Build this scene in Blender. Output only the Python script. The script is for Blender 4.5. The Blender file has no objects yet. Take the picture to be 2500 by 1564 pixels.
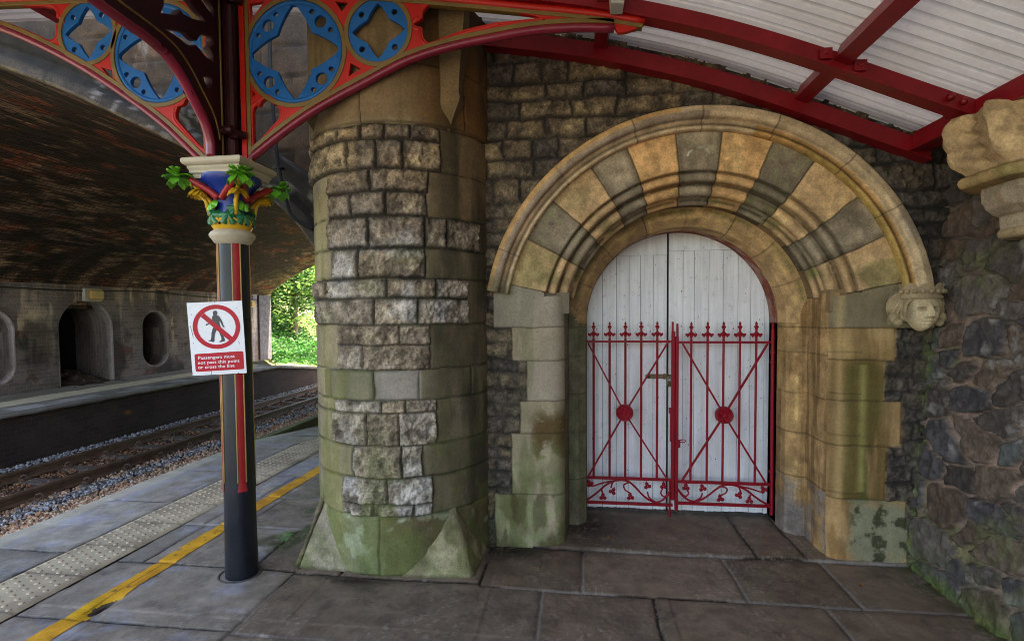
import bpy, math, random
import numpy as np
from mathutils import Matrix, Vector
R = math.radians
rng = np.random.default_rng(7)
random.seed(7)
sc = bpy.context.scene
COL = sc.collection
PI = math.pi

# ------------------------------------------------------------------ noise
def _h(ix, iy, iz, s):
    with np.errstate(over='ignore'):
        n = ix.astype(np.uint32)*np.uint32(374761393) + iy.astype(np.uint32)*np.uint32(668265263) + iz.astype(np.uint32)*np.uint32(2147483647) + np.uint32(s*974711)
        n = (n ^ (n >> np.uint32(13)))*np.uint32(1274126177)
        n = (n ^ (n >> np.uint32(15)))*np.uint32(2246822519)
        n = n ^ (n >> np.uint32(16))
    return n.astype(np.float64)/4294967295.0

def vn(x, y, z=0.0, s=1):
    x = np.asarray(x, float); y = np.asarray(y, float); z = np.broadcast_to(np.asarray(z, float), x.shape)
    xf, yf, zf = np.floor(x), np.floor(y), np.floor(z)
    u, v, w = x-xf, y-yf, z-zf
    u = u*u*(3-2*u); v = v*v*(3-2*v); w = w*w*(3-2*w)
    xi, yi, zi = xf.astype(np.int64), yf.astype(np.int64), zf.astype(np.int64)
    o = 0
    for dx in (0, 1):
        for dy in (0, 1):
            for dz in (0, 1):
                o = o + _h(xi+dx, yi+dy, zi+dz, s)*(u if dx else 1-u)*(v if dy else 1-v)*(w if dz else 1-w)
    return o

def fbm(x, y, z=0.0, f=1.0, o=4, s=1, g=.5):
    a, t, r = 1.0, 0.0, 0.0
    for k in range(o):
        r = r + a*vn(np.asarray(x)*f, np.asarray(y)*f, np.asarray(z)*f, s+k*17); t += a
        a *= g; f *= 2.03
    return r/t

def sst(a, b, x):
    t = np.clip((x-a)/(b-a), 0, 1); return t*t*(3-2*t)

def ctr(n, k=2.4):
    return np.clip((n-.5)*k+.5, 0, 1)

def mixc(a, b, t):
    t = np.asarray(t)[..., None]
    return np.asarray(a)*(1-t) + np.asarray(b)*t

# ------------------------------------------------------------------ objects
WL = {}
def props(o, label=None, cat=None, group=None, kind=None):
    if label: o['label'] = label
    if cat: o['category'] = cat
    if group: o['group'] = group
    if kind: o['kind'] = kind
    return o

def thing(name, loc, label, cat, group=None, parent=None):
    o = bpy.data.objects.new(name, None); COL.objects.link(o)
    o.empty_display_size = .1
    o.location = loc; WL[o.name] = Vector(loc)
    props(o, label, cat, group)
    return o

def part(name, loc, parent):
    o = bpy.data.objects.new(name, None); COL.objects.link(o); o.empty_display_size = .05; o.parent = parent
    o.location = Vector(loc)-WL[parent.name]; WL[o.name] = Vector(loc); return o

def link(name, me, mat=None, parent=None):
    o = bpy.data.objects.new(name, me); COL.objects.link(o)
    if mat is not None:
        me.materials.clear()
        for m in (mat if isinstance(mat, (list, tuple)) else [mat]): me.materials.append(m)
    if parent is not None:
        o.parent = parent
        o.location = -WL[parent.name]
    WL[o.name] = Vector((0, 0, 0))
    return o

class MB:
    def __init__(s): s.v = []; s.f = []; s.m = []; s.cm = 0
    def add(s, v, f):
        b = len(s.v); s.v += [tuple(p) for p in v]
        s.f += [tuple(i+b for i in q) for q in f]; s.m += [s.cm]*len(f)
    def box(s, a, b, bev=0.0):
        x0, y0, z0 = a; x1, y1, z1 = b
        if bev <= 0:
            s.add([(x0,y0,z0),(x1,y0,z0),(x1,y1,z0),(x0,y1,z0),(x0,y0,z1),(x1,y0,z1),(x1,y1,z1),(x0,y1,z1)],
                  [(0,3,2,1),(4,5,6,7),(0,1,5,4),(1,2,6,5),(2,3,7,6),(3,0,4,7)]); return
        k = bev; rings = []
        for z, i in ((z0, k), (z0+k, 0), (z1-k, 0), (z1, k)):
            c = k
            rings.append([(x0+i+ (c if i==0 else 0),y0+i,z),(x1-i-(c if i==0 else 0),y0+i,z),(x1-i,y0+i+(c if i==0 else 0),z),(x1-i,y1-i-(c if i==0 else 0),z),
                          (x1-i-(c if i==0 else 0),y1-i,z),(x0+i+(c if i==0 else 0),y1-i,z),(x0+i,y1-i-(c if i==0 else 0),z),(x0+i,y0+i+(c if i==0 else 0),z)])
        v = [p for r in rings for p in r]; f = [tuple(range(7, -1, -1)), tuple(range(24, 32))]
        for a_ in range(3):
            for j in range(8):
                f.append((a_*8+j, a_*8+(j+1) % 8, a_*8+8+(j+1) % 8, a_*8+8+j))
        s.add(v, f)
    def obox(s, p, q, w, h, up=(0, 0, 1)):
        p = Vector(p); q = Vector(q); d = (q-p).normalized(); u = Vector(up)
        a = d.cross(u).normalized(); b = a.cross(d).normalized()
        v = []
        for e in (p, q):
            for i, j in ((-1,-1),(1,-1),(1,1),(-1,1)): v.append(e + a*(i*w/2) + b*(j*h/2))
        s.add(v, [(0,3,2,1),(4,5,6,7),(0,1,5,4),(1,2,6,5),(2,3,7,6),(3,0,4,7)])
    def tube(s, pts, r, n=8, cap=True, closed=False, flat=1.0, up=(0, 0, 1)):
        pts = [Vector(p) for p in pts]; N = len(pts)
        rr = r if isinstance(r, (list, tuple)) else [r]*N
        v = []; prev = None
        for i, p in enumerate(pts):
            if closed: d = pts[(i+1) % N]-pts[i-1]
            else: d = pts[min(i+1, N-1)]-pts[max(i-1, 0)]
            d.normalize()
            if prev is None:
                u = Vector(up)
                if abs(d.dot(u)) > .95: u = Vector((0, 1, 0)) if abs(d.y) < .9 else Vector((1, 0, 0))
                a = d.cross(u).normalized()
            else:
                a = (prev - d*prev.dot(d)).normalized()
            prev = a; b = a.cross(d)
            for k in range(n):
                t = 2*PI*k/n
                v.append(p + a*(math.cos(t)*rr[i]) + b*(math.sin(t)*rr[i]*flat))
        f = []
        for i in range(N if closed else N-1):
            j = (i+1) % N
            for k in range(n):
                f.append((i*n+k, i*n+(k+1) % n, j*n+(k+1) % n, j*n+k))
        if cap and not closed:
            f.append(tuple(range(n-1, -1, -1))); f.append(tuple((N-1)*n+k for k in range(n)))
        s.add(v, f)
    def lathe(s, prof, c, n=24, a0=0, a1=2*PI, axis='z'):
        full = abs(a1-a0-2*PI) < 1e-6; m = n if full else n+1
        v = []
        for r, z in prof:
            for k in range(m):
                t = a0+(a1-a0)*k/n
                q = (r*math.cos(t), r*math.sin(t), z)
                if axis == 'y': q = (q[0], q[2], q[1])
                v.append((c[0]+q[0], c[1]+q[1], c[2]+q[2]))
        f = []
        for i in range(len(prof)-1):
            for k in range(n):
                k2 = (k+1) % m
                f.append((i*m+k, i*m+k2, (i+1)*m+k2, (i+1)*m+k))
        s.add(v, f)
    def ball(s, c, r, n=8, sq=(1, 1, 1)):
        pr = [(max(1e-4, math.sin(PI*i/n)), -math.cos(PI*i/n)) for i in range(n+1)]
        v = []; m = 2*n
        for a, z in pr:
            for k in range(m):
                t = 2*PI*k/m; v.append((c[0]+r*sq[0]*a*math.cos(t), c[1]+r*sq[1]*a*math.sin(t), c[2]+r*sq[2]*z))
        f = [(i*m+k, i*m+(k+1) % m, (i+1)*m+(k+1) % m, (i+1)*m+k) for i in range(n) for k in range(m)]
        s.add(v, f)
    def build(s, name, mat, parent=None, smooth=False, auto=None):
        me = bpy.data.meshes.new(name); me.from_pydata(s.v, [], s.f); me.update()
        if isinstance(mat, (list, tuple)): me.polygons.foreach_set('material_index', s.m)
        if smooth:
            me.polygons.foreach_set('use_smooth', [True]*len(me.polygons))
            if auto is not None: sharp(me, auto)
        return link(name, me, mat, parent)

def sharp(me, ang):
    try: me.set_sharp_from_angle(angle=R(ang))
    except Exception: pass

def gridmesh(name, P, C, mat, parent=None, keep=None, uv=None, smooth=True, alpha=None):
    nu, nv = P.shape[:2]
    idx = np.arange(nu*nv).reshape(nu, nv)
    q = np.stack([idx[:-1, :-1], idx[1:, :-1], idx[1:, 1:], idx[:-1, 1:]], -1).reshape(-1, 4)
    if keep is not None:
        kq = (keep[:-1, :-1] & keep[1:, :-1] & keep[1:, 1:] & keep[:-1, 1:]).reshape(-1)
        q = q[kq]
    used = np.zeros(nu*nv, bool); used[q.ravel()] = True
    mp = np.cumsum(used)-1; q = mp[q]
    V = P.reshape(-1, 3)[used]
    return rawmesh(name, V, q, None if C is None else C.reshape(-1, 3)[used], mat, parent, smooth, None if uv is None else uv.reshape(-1, 2)[used], None if alpha is None else alpha.reshape(-1)[used])

def rawmesh(name, V, F, C, mat, parent=None, smooth=True, uv=None, alpha=None):
    me = bpy.data.meshes.new(name)
    F = np.asarray(F); n, k = F.shape
    me.vertices.add(len(V)); me.vertices.foreach_set('co', np.ascontiguousarray(V, np.float32).ravel())
    me.loops.add(n*k); me.loops.foreach_set('vertex_index', F.astype(np.int32).ravel())
    me.polygons.add(n); me.polygons.foreach_set('loop_start', np.arange(0, n*k, k, dtype=np.int32))
    try: me.polygons.foreach_set('loop_total', np.full(n, k, np.int32))
    except Exception: pass
    me.polygons.foreach_set('use_smooth', np.full(n, smooth))
    if C is not None:
        a = me.color_attributes.new('Col', 'FLOAT_COLOR', 'POINT')
        c4 = np.ones((len(V), 4), np.float32); c4[:, :3] = np.clip(C, 0, 1)
        if alpha is not None: c4[:, 3] = np.clip(alpha, 0, 1)
        a.data.foreach_set('color', c4.ravel())
    if uv is not None:
        l = me.uv_layers.new(name='UVMap'); l.data.foreach_set('uv', uv[F.ravel()].astype(np.float32).ravel())
    me.update(); me.validate()
    return link(name, me, mat, parent)

def plate(name, polys, depth, org, ux, uy, mat, parent=None, bevel=0.0, add=None):
    """polygons with holes (even-odd) in a plane, thickness depth centred on it"""
    cu = bpy.data.curves.new(name, 'CURVE'); cu.dimensions = '2D'; cu.fill_mode = 'BOTH'
    cu.extrude = max(depth/2-bevel, 1e-4); cu.bevel_depth = bevel; cu.bevel_resolution = 1; cu.offset = -bevel
    for pl in polys:
        sp = cu.splines.new('POLY'); sp.points.add(len(pl)-1)
        for i, p in enumerate(pl): sp.points[i].co = (p[0], p[1], 0, 1)
        sp.use_cyclic_u = True
    ob = bpy.data.objects.new(name, cu)
    me = bpy.data.meshes.new_from_object(ob)
    bpy.data.objects.remove(ob); bpy.data.curves.remove(cu)
    ux = Vector(ux); uy = Vector(uy); uz = ux.cross(uy)
    M = Matrix(((ux.x, uy.x, uz.x, org[0]), (ux.y, uy.y, uz.y, org[1]), (ux.z, uy.z, uz.z, org[2]), (0, 0, 0, 1)))
    me.transform(M); me.name = name
    return link(name, me, mat, parent)

def text(name, body, size, org, ux, uy, mat, parent, depth=.0006):
    cu = bpy.data.curves.new(name, 'FONT'); cu.body = body; cu.size = size; cu.extrude = depth; cu.offset = size*.012
    cu.resolution_u = 4; cu.space_character = 1.06
    ob = bpy.data.objects.new(name, cu); me = bpy.data.meshes.new_from_object(ob)
    bpy.data.objects.remove(ob); bpy.data.curves.remove(cu)
    ux = Vector(ux); uy = Vector(uy); uz = ux.cross(uy)
    M = Matrix(((ux.x, uy.x, uz.x, org[0]), (ux.y, uy.y, uz.y, org[1]), (ux.z, uy.z, uz.z, org[2]), (0, 0, 0, 1)))
    me.transform(M); me.name = name
    return link(name, me, mat, parent)

def circ(c, r, n=48, a0=0, a1=2*PI):
    return [(c[0]+r*math.cos(a0+(a1-a0)*i/n), c[1]+r*math.sin(a0+(a1-a0)*i/n)) for i in range(n)]

def smooth_line(pts, n=6):
    """Catmull-Rom"""
    P = [np.array(p, float) for p in pts]; P = [2*P[0]-P[1]] + P + [2*P[-1]-P[-2]]; o = []
    for i in range(1, len(P)-2):
        for k in range(n):
            t = k/n; a, b, c, d = P[i-1:i+3]
            o.append(.5*((2*b)+(-a+c)*t+(2*a-5*b+4*c-d)*t*t+(-a+3*b-3*c+d)*t**3))
    o.append(P[-2]); return [tuple(p) for p in o]

# ------------------------------------------------------------------ materials
def newmat(name):
    m = bpy.data.materials.new(name); m.use_nodes = True
    nt = m.node_tree; b = nt.nodes['Principled BSDF']
    return m, nt, b, nt.nodes.new, nt.links.new

def stone_mat(name, rough=.88, f1=60, f2=9, amp=.35, bump=.25, bd=.004, spec=.25, gain=1.0):
    m, nt, b, N, L = newmat(name)
    at = N('ShaderNodeAttribute'); at.attribute_name = 'Col'
    tc = N('ShaderNodeTexCoord')
    n1 = N('ShaderNodeTexNoise'); n1.inputs['Scale'].default_value = f1; n1.inputs['Detail'].default_value = 6; n1.inputs['Roughness'].default_value = .65
    n2 = N('ShaderNodeTexNoise'); n2.inputs['Scale'].default_value = f2; n2.inputs['Detail'].default_value = 5
    for n in (n1, n2): L(tc.outputs['Object'], n.inputs['Vector'])
    r1 = N('ShaderNodeMapRange'); r1.inputs[1].default_value = .3; r1.inputs[2].default_value = .7; r1.inputs[3].default_value = (1-amp)*gain; r1.inputs[4].default_value = (1+amp)*gain
    L(n1.outputs['Fac'], r1.inputs[0])
    r2 = N('ShaderNodeMapRange'); r2.inputs[1].default_value = .3; r2.inputs[2].default_value = .7; r2.inputs[3].default_value = 1-amp*.7; r2.inputs[4].default_value = 1+amp*.7
    L(n2.outputs['Fac'], r2.inputs[0])
    mu = N('ShaderNodeMath'); mu.operation = 'MULTIPLY'; L(r1.outputs[0], mu.inputs[0]); L(r2.outputs[0], mu.inputs[1])
    ml = N('ShaderNodeMix'); ml.data_type = 'FLOAT'; L(at.outputs['Alpha'], ml.inputs['Factor']); ml.inputs['A'].default_value = gain; L(mu.outputs[0], ml.inputs['B']); mu = ml
    bs_ = N('ShaderNodeMath'); bs_.operation = 'MULTIPLY'; L(at.outputs['Alpha'], bs_.inputs[0]); bs_.inputs[1].default_value = bump
    vm = N('ShaderNodeVectorMath'); vm.operation = 'SCALE'; L(at.outputs['Color'], vm.inputs[0]); L(mu.outputs[0], vm.inputs['Scale'])
    L(vm.outputs[0], b.inputs['Base Color'])
    bp = N('ShaderNodeBump'); bp.inputs['Strength'].default_value = bump; bp.inputs['Distance'].default_value = bd
    L(n1.outputs['Fac'], bp.inputs['Height']); L(bs_.outputs[0], bp.inputs['Strength']); L(bp.outputs[0], b.inputs['Normal'])
    b.inputs['Roughness'].default_value = rough; b.inputs['Specular IOR Level'].default_value = spec
    return m

def paint(name, col, rough=.4, var=.18, bump=.12, fs=70, spec=.5, metal=0, dirt=None, dirt_amt=.5, dscale=6, streak=0.0):
    m, nt, b, N, L = newmat(name)
    tc = N('ShaderNodeTexCoord')
    n1 = N('ShaderNodeTexNoise'); n1.inputs['Scale'].default_value = fs; n1.inputs['Detail'].default_value = 5
    n2 = N('ShaderNodeTexNoise'); n2.inputs['Scale'].default_value = dscale; n2.inputs['Detail'].default_value = 7; n2.inputs['Roughness'].default_value = .65
    for n in (n1, n2): L(tc.outputs['Object'], n.inputs['Vector'])
    r = N('ShaderNodeMapRange'); r.inputs[1].default_value = .3; r.inputs[2].default_value = .7; r.inputs[3].default_value = 1-var; r.inputs[4].default_value = 1+var
    L(n2.outputs['Fac'], r.inputs[0])
    vm = N('ShaderNodeVectorMath'); vm.operation = 'SCALE'; vm.inputs[0].default_value = col[:3]; L(r.outputs[0], vm.inputs['Scale'])
    out = vm.outputs[0]
    if streak:
        mp = N('ShaderNodeMapping'); mp.inputs['Scale'].default_value = (26, 26, 1.3); L(tc.outputs['Object'], mp.inputs[0])
        n4 = N('ShaderNodeTexNoise'); n4.inputs['Scale'].default_value = 1; n4.inputs['Detail'].default_value = 6; n4.inputs['Roughness'].default_value = .7; L(mp.outputs[0], n4.inputs['Vector'])
        r4 = N('ShaderNodeMapRange'); r4.inputs[1].default_value = .35; r4.inputs[2].default_value = .68; r4.inputs[3].default_value = 1.04; r4.inputs[4].default_value = 1-streak; L(n4.outputs['Fac'], r4.inputs[0])
        v4 = N('ShaderNodeVectorMath'); v4.operation = 'SCALE'; L(out, v4.inputs[0]); L(r4.outputs[0], v4.inputs['Scale']); out = v4.outputs[0]
    if dirt is not None:
        n3 = N('ShaderNodeTexNoise'); n3.inputs['Scale'].default_value = dscale*3.3; n3.inputs['Detail'].default_value = 9; n3.inputs['Roughness'].default_value = .75
        L(tc.outputs['Object'], n3.inputs['Vector'])
        rr = N('ShaderNodeMapRange'); rr.inputs[1].default_value = .56; rr.inputs[2].default_value = .74; rr.inputs[4].default_value = dirt_amt
        L(n3.outputs['Fac'], rr.inputs[0])
        mx = N('ShaderNodeMix'); mx.data_type = 'RGBA'; L(rr.outputs[0], mx.inputs['Factor']); L(out, mx.inputs['A']); mx.inputs['B'].default_value = (*dirt, 1)
        out = mx.outputs['Result']
    L(out, b.inputs['Base Color'])
    rg = N('ShaderNodeMapRange'); rg.inputs[1].default_value = .3; rg.inputs[2].default_value = .7; rg.inputs[3].default_value = rough*.8; rg.inputs[4].default_value = min(1, rough*1.3)
    L(n2.outputs['Fac'], rg.inputs[0]); L(rg.outputs[0], b.inputs['Roughness'])
    bp = N('ShaderNodeBump'); bp.inputs['Strength'].default_value = bump; bp.inputs['Distance'].default_value = .003
    L(n1.outputs['Fac'], bp.inputs['Height']); L(bp.outputs[0], b.inputs['Normal'])
    b.inputs['Specular IOR Level'].default_value = spec; b.inputs['Metallic'].default_value = metal
    return m

def S(r, g, b, k=1.0):
    def f(c):
        c /= 255.
        return (c/12.92 if c <= .04045 else ((c+.055)/1.055)**2.4)*k
    return (f(r), f(g), f(b))

M = {}
M['stone'] = stone_mat('weathered_sandstone', f1=75, amp=.5, bump=.5, bd=.006, gain=.92)
M['stonesm'] = stone_mat('dressed_sandstone', f1=90, f2=7, amp=.28, bump=.3, bd=.004, gain=.95)
M['rubble'] = stone_mat('rubble_stone', f1=70, f2=16, amp=.34, bump=.6, bd=.006, gain=1.0)
M['slab'] = stone_mat('paving_stone', rough=.6, f1=140, f2=6, amp=.2, bump=.35, bd=.002, spec=.35, gain=.86)
M['ballast'] = stone_mat('ballast_stone', f1=50, f2=20, amp=.3, bump=.2)
M['soil'] = stone_mat('soil', f1=40, f2=8, amp=.4, bump=.5, bd=.01)
M['red'] = paint('signal_red_paint', (.44, .010, .004), .42, .15, .2, spec=.35)
M['maroon'] = paint('maroon_paint', (.20, .004, .008), .36, .22, .2, spec=.35, dirt=(.06, .008, .008), dirt_amt=.5)
M['dkmaroon'] = paint('shaded_dark_maroon_paint', (.026, .002, .003), .45, .25, .2, spec=.3)  # maroon darkened in colour, as the knee arm faces away from light
M['roll'] = paint('crimson_moulding_paint', (.20, .010, .030), .32, .2, .2)
M['blue'] = paint('azure_blue_paint', (.003, .105, .34), .42, .15, .15, spec=.28)
M['gold'] = paint('old_gold_paint', (.16, .095, .018), .42, .2, .2)
M['gate'] = paint('crimson_gate_paint', (.25, .0035, .012), .42, .2, .25, spec=.22, dirt=(.10, .03, .025), dirt_amt=.5, dscale=9)
M['cream'] = paint('stone_cream_paint', (.46, .39, .28), .55, .15, .2, dirt=(.2, .16, .1), dirt_amt=.5)
M['black'] = paint('glossy_black_paint', (.008, .010, .015), .34, .3, .35, spec=.35, dirt=(.06, .06, .06), dirt_amt=.3)
M['flute'] = paint('flute_red_paint', (.30, .010, .012), .4, .2, .2)
M['goldl'] = paint('light_gold_paint', (.42, .27, .09), .45, .2, .2)
M['lime'] = paint('lime_green_paint', (.10, .36, .02), .3, .25, .15, fs=120)
M['green'] = paint('deep_green_paint', (.008, .13, .045), .3, .3, .15, fs=120)
M['yellow'] = paint('chrome_yellow_paint', (.58, .33, .015), .38, .2, .15)
M['dblue'] = paint('ultramarine_paint', (.006, .030, .22), .3, .3, .1)
M['capred'] = paint('capital_red_paint', (.30, .012, .012), .35, .2, .1)
M['white'] = paint('weathered_white_paint', (.84, .835, .84), .42, .06, .18, fs=40, dirt=(.26, .24, .20), dirt_amt=.6, dscale=5, streak=.22)
M['sheet'] = stone_mat('white_roof_sheet', .5, 30, 3, .07, .05)
def translucent_sheet(m, f=.014):
    nt = m.node_tree; b = nt.nodes['Principled BSDF']; tb = nt.nodes.new('ShaderNodeBsdfTranslucent'); tb.inputs['Color'].default_value = (.78, .83, .92, 1)
    mx = nt.nodes.new('ShaderNodeMixShader'); mx.inputs[0].default_value = f
    nt.links.new(b.outputs[0], mx.inputs[1]); nt.links.new(tb.outputs[0], mx.inputs[2]); nt.links.new(mx.outputs[0], nt.nodes['Material Output'].inputs['Surface'])
translucent_sheet(M['sheet'])
M['signw'] = paint('white_enamel', (.74, .74, .76), .35, .05, .05, dirt=(.3, .3, .3), dirt_amt=.35, dscale=12)
M['signr'] = paint('sign_red', (.46, .006, .018), .5, .1, .05, spec=.3)
M['signk'] = paint('sign_black', (.016, .018, .024), .4, .1, .05)
M['dark'] = paint('near_black', (.012, .011, .010), .8, .2, .1)
M['brass'] = paint('dull_brass', (.16, .12, .06), .42, .3, .2, metal=.6)
M['steel'] = paint('rusty_rail', (.105, .058, .036), .45, .4, .4, dirt=(.20, .09, .035), dirt_amt=.6)
M['railtop'] = paint('rail_top', (.14, .10, .075), .35, .3, .1, metal=.5)
M['sleeper'] = paint('old_sleeper', (.085, .065, .052), .9, .4, .6, fs=30, dirt=(.18, .10, .05), dirt_amt=.5)
M['pipe'] = paint('black_cable', (.010, .010, .010), .7, .2, .2, spec=.15)
M['lampg'] = paint('amber_lamp_cover', (.42, .26, .06), .4, .2, .1)
M['lampw'] = paint('pale_lamp_case', (.42, .40, .34), .5, .2, .1)
M['clip'] = paint('grey_plastic', (.42, .41, .36), .5, .15, .1)
M['weed'] = paint('weed_leaf', (.06, .26, .02), .5, .3, .1)
M['dead'] = paint('dead_leaf', (.24, .10, .03), .8, .4, .2)
M['void'] = paint('refuge_black', (.010, .009, .009), .9, .2, .2)  # flat near-black for the backs of the refuges
M['brickred'] = paint('red_brick_strip', (.20, .07, .045), .85, .4, .5, fs=60, dirt=(.30, .22, .18), dirt_amt=.5, dscale=14)
def brick_mat(name, c1, c2, mo, scale=1.0, bump=.5, amp=.3, rough=.9, ms=.007):
    m, nt, b, N, L = newmat(name)
    uv = N('ShaderNodeUVMap'); uv.uv_map = 'UVMap'
    at = N('ShaderNodeAttribute'); at.attribute_name = 'Col'
    nz = N('ShaderNodeTexNoise'); nz.inputs['Scale'].default_value = 5; nz.inputs['Detail'].default_value = 3
    L(uv.outputs[0], nz.inputs['Vector'])
    ad = N('ShaderNodeVectorMath'); ad.operation = 'MULTIPLY_ADD'; L(nz.outputs['Color'], ad.inputs[0]); ad.inputs[1].default_value = (.03, .03, 0); L(uv.outputs[0], ad.inputs[2])
    bt = N('ShaderNodeTexBrick'); L(ad.outputs[0], bt.inputs['Vector'])
    bt.inputs['Scale'].default_value = 1; bt.inputs['Brick Width'].default_value = .235*scale; bt.inputs['Row Height'].default_value = .082*scale
    bt.inputs['Mortar Size'].default_value = ms*scale; bt.inputs['Mortar Smooth'].default_value = .3; bt.inputs['Bias'].default_value = -.1
    bt.inputs['Color1'].default_value = (*c1, 1); bt.inputs['Color2'].default_value = (*c2, 1); bt.inputs['Mortar'].default_value = (*mo, 1)
    n1 = N('ShaderNodeTexNoise'); n1.inputs['Scale'].default_value = 30; n1.inputs['Detail'].default_value = 7; n1.inputs['Roughness'].default_value = .7
    L(uv.outputs[0], n1.inputs['Vector'])
    r1 = N('ShaderNodeMapRange'); r1.inputs[1].default_value = .3; r1.inputs[2].default_value = .7; r1.inputs[3].default_value = 1-amp; r1.inputs[4].default_value = 1+amp
    L(n1.outputs['Fac'], r1.inputs[0])
    mx = N('ShaderNodeMix'); mx.data_type = 'RGBA'; mx.blend_type = 'MULTIPLY'; mx.inputs['Factor'].default_value = 1
    L(bt.outputs['Color'], mx.inputs['A']); L(at.outputs['Color'], mx.inputs['B'])
    vm = N('ShaderNodeVectorMath'); vm.operation = 'SCALE'; L(mx.outputs['Result'], vm.inputs[0]); L(r1.outputs[0], vm.inputs['Scale'])
    L(vm.outputs[0], b.inputs['Base Color'])
    iv = N('ShaderNodeMath'); iv.operation = 'MULTIPLY_ADD'; L(bt.outputs['Fac'], iv.inputs[0]); iv.inputs[1].default_value = -.8; L(n1.outputs['Fac'], iv.inputs[2])
    bp = N('ShaderNodeBump'); bp.inputs['Strength'].default_value = bump; bp.inputs['Distance'].default_value = .012
    L(iv.outputs[0], bp.inputs['Height']); L(bp.outputs[0], b.inputs['Normal'])
    b.inputs['Roughness'].default_value = rough; b.inputs['Specular IOR Level'].default_value = .25
    return m
M['brick'] = brick_mat('sooty_brick', (1, .92, .86), (.66, .63, .62), (1.12, 1.08, 1.02), bump=.35)
M['brickv'] = brick_mat('vault_brick', (1.5, 1.2, 1.05), (.48, .44, .43), (.16, .15, .14), bump=1.0, amp=.5, ms=.011)

# ================================================================== platform
SL = []   # x0,x1,y0,y1,tone
for a, b in ((-2, 1.2), (1.2, 2.15), (2.15, 3.085), (3.085, 4.02), (4.02, 4.88), (4.88, 5.8), (5.8, 6.7), (6.7, 7.7), (7.7, 13)): SL.append((-4.14, -3.425, a, b, 0))
for a, b in ((-2, 1.8), (1.8, 2.40), (2.40, 3.02)): SL.append((-2.985, -1.735, a, b, .35))
SL += [(-2.985, -2.795, 3.02, 3.615, .1), (-2.795, -2.035, 3.02, 3.615, .5), (-2.035, -1.3, 3.02, 3.615, .8),
       (-2.985, -2.82, 3.615, 4.22, .1), (-2.82, -2.5, 3.615, 4.22, .3), (-2.5, -1.3, 3.615, 4.22, .6),
       (-2.985, -2.74, 4.22, 4.8, .1), (-2.74, -1.3, 4.22, 4.8, .4), (-2.985, -1.3, 4.8, 5.6, .3), (-2.985, -1.3, 5.6, 6.4, .2), (-2.985, -1.3, 6.4, 13, .2)]
SL += [(-1.735, -1.2, -2, 2.375, .8), (-1.735, -.2, 2.375, 2.99, .85), (-1.2, -.2, -2, 2.375, .9), (-.2, .42, 1.9, 2.955, 1.), (.42, 1.315, 2.3, 2.955, 1.), (1.315, 2.4, 2.2, 2.955, 1.),
       (-.2, .42, -2, 1.9, 1.), (.42, 1.315, -2, 2.3, 1.), (1.315, 2.4, -2, 2.2, 1.),
       (-1.735, -1.44, 2.99, 3.3, .9), (-1.44, -.58, 2.99, 3.49, .9), (-.58, .03, 2.955, 3.485, 1.), (.03, .92, 2.955, 3.485, 1.), (.92, 1.515, 2.955, 3.485, 1.), (1.515, 2.4, 2.955, 3.485, 1.),
       (-.9, 1.142, 3.485, 4.6, 1.1), (1.142, 1.445, 3.485, 4.6, 1.1), (1.445, 2.4, 3.485, 4.6, 1.1)]

def floor_fields(X, Y):
    wx = (fbm(X, Y, 0, 2.2, 3, 5)-.5)*.03; wy = (fbm(X, Y, 3, 2.2, 3, 6)-.5)*.03
    x = X+wx+(fbm(X, Y, 0, 24, 4, 15, .6)-.5)*.016; y = Y+wy+(fbm(X, Y, 0, 24, 4, 16, .6)-.5)*.016
    d = np.full(X.shape, 0.0); tone = np.full(X.shape, .5); sid = np.zeros(X.shape)
    for k, (x0, x1, y0, y1, t) in enumerate(SL):
        m = (x >= x0) & (x < x1) & (y >= y0) & (y < y1)
        dd = np.minimum(np.minimum(x-x0, x1-x), np.minimum(y-y0, y1-y))
        d = np.where(m, dd, d); tone = np.where(m, t, tone); sid = np.where(m, k+1, sid)
    return d, tone, sid

def ramp(Y): return -np.maximum(0, Y-6.05)*.1
POT = (-2.60, 2.44)
def floor_z(X, Y, d, sid):
    tilt = (np.sin(sid*12.9898)*.004) + np.sin(sid*4.1)*.006*(X-np.round(X)) + np.sin(sid*7.7)*.006*(Y-np.round(Y))
    z = -.010*(1-sst(0, .012, d)) - .003*(1-sst(0, .05, d)) + tilt*.6*(sid > 0)
    z = z + (fbm(X, Y, 1, 3, 4, 8)-.5)*.008 + (fbm(X, Y, 1, 40, 3, 9)-.5)*.002
    z = z + np.where((Y > 3.485) & (X > -.3), .016*sst(3.47, 3.50, Y), 0)
    pot = np.exp(-(((X-POT[0]-.10*(Y-POT[1]))/.035)**2 + ((Y-POT[1]-.08)/.09)**2))
    return z - .03*pot + ramp(Y), pot

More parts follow.
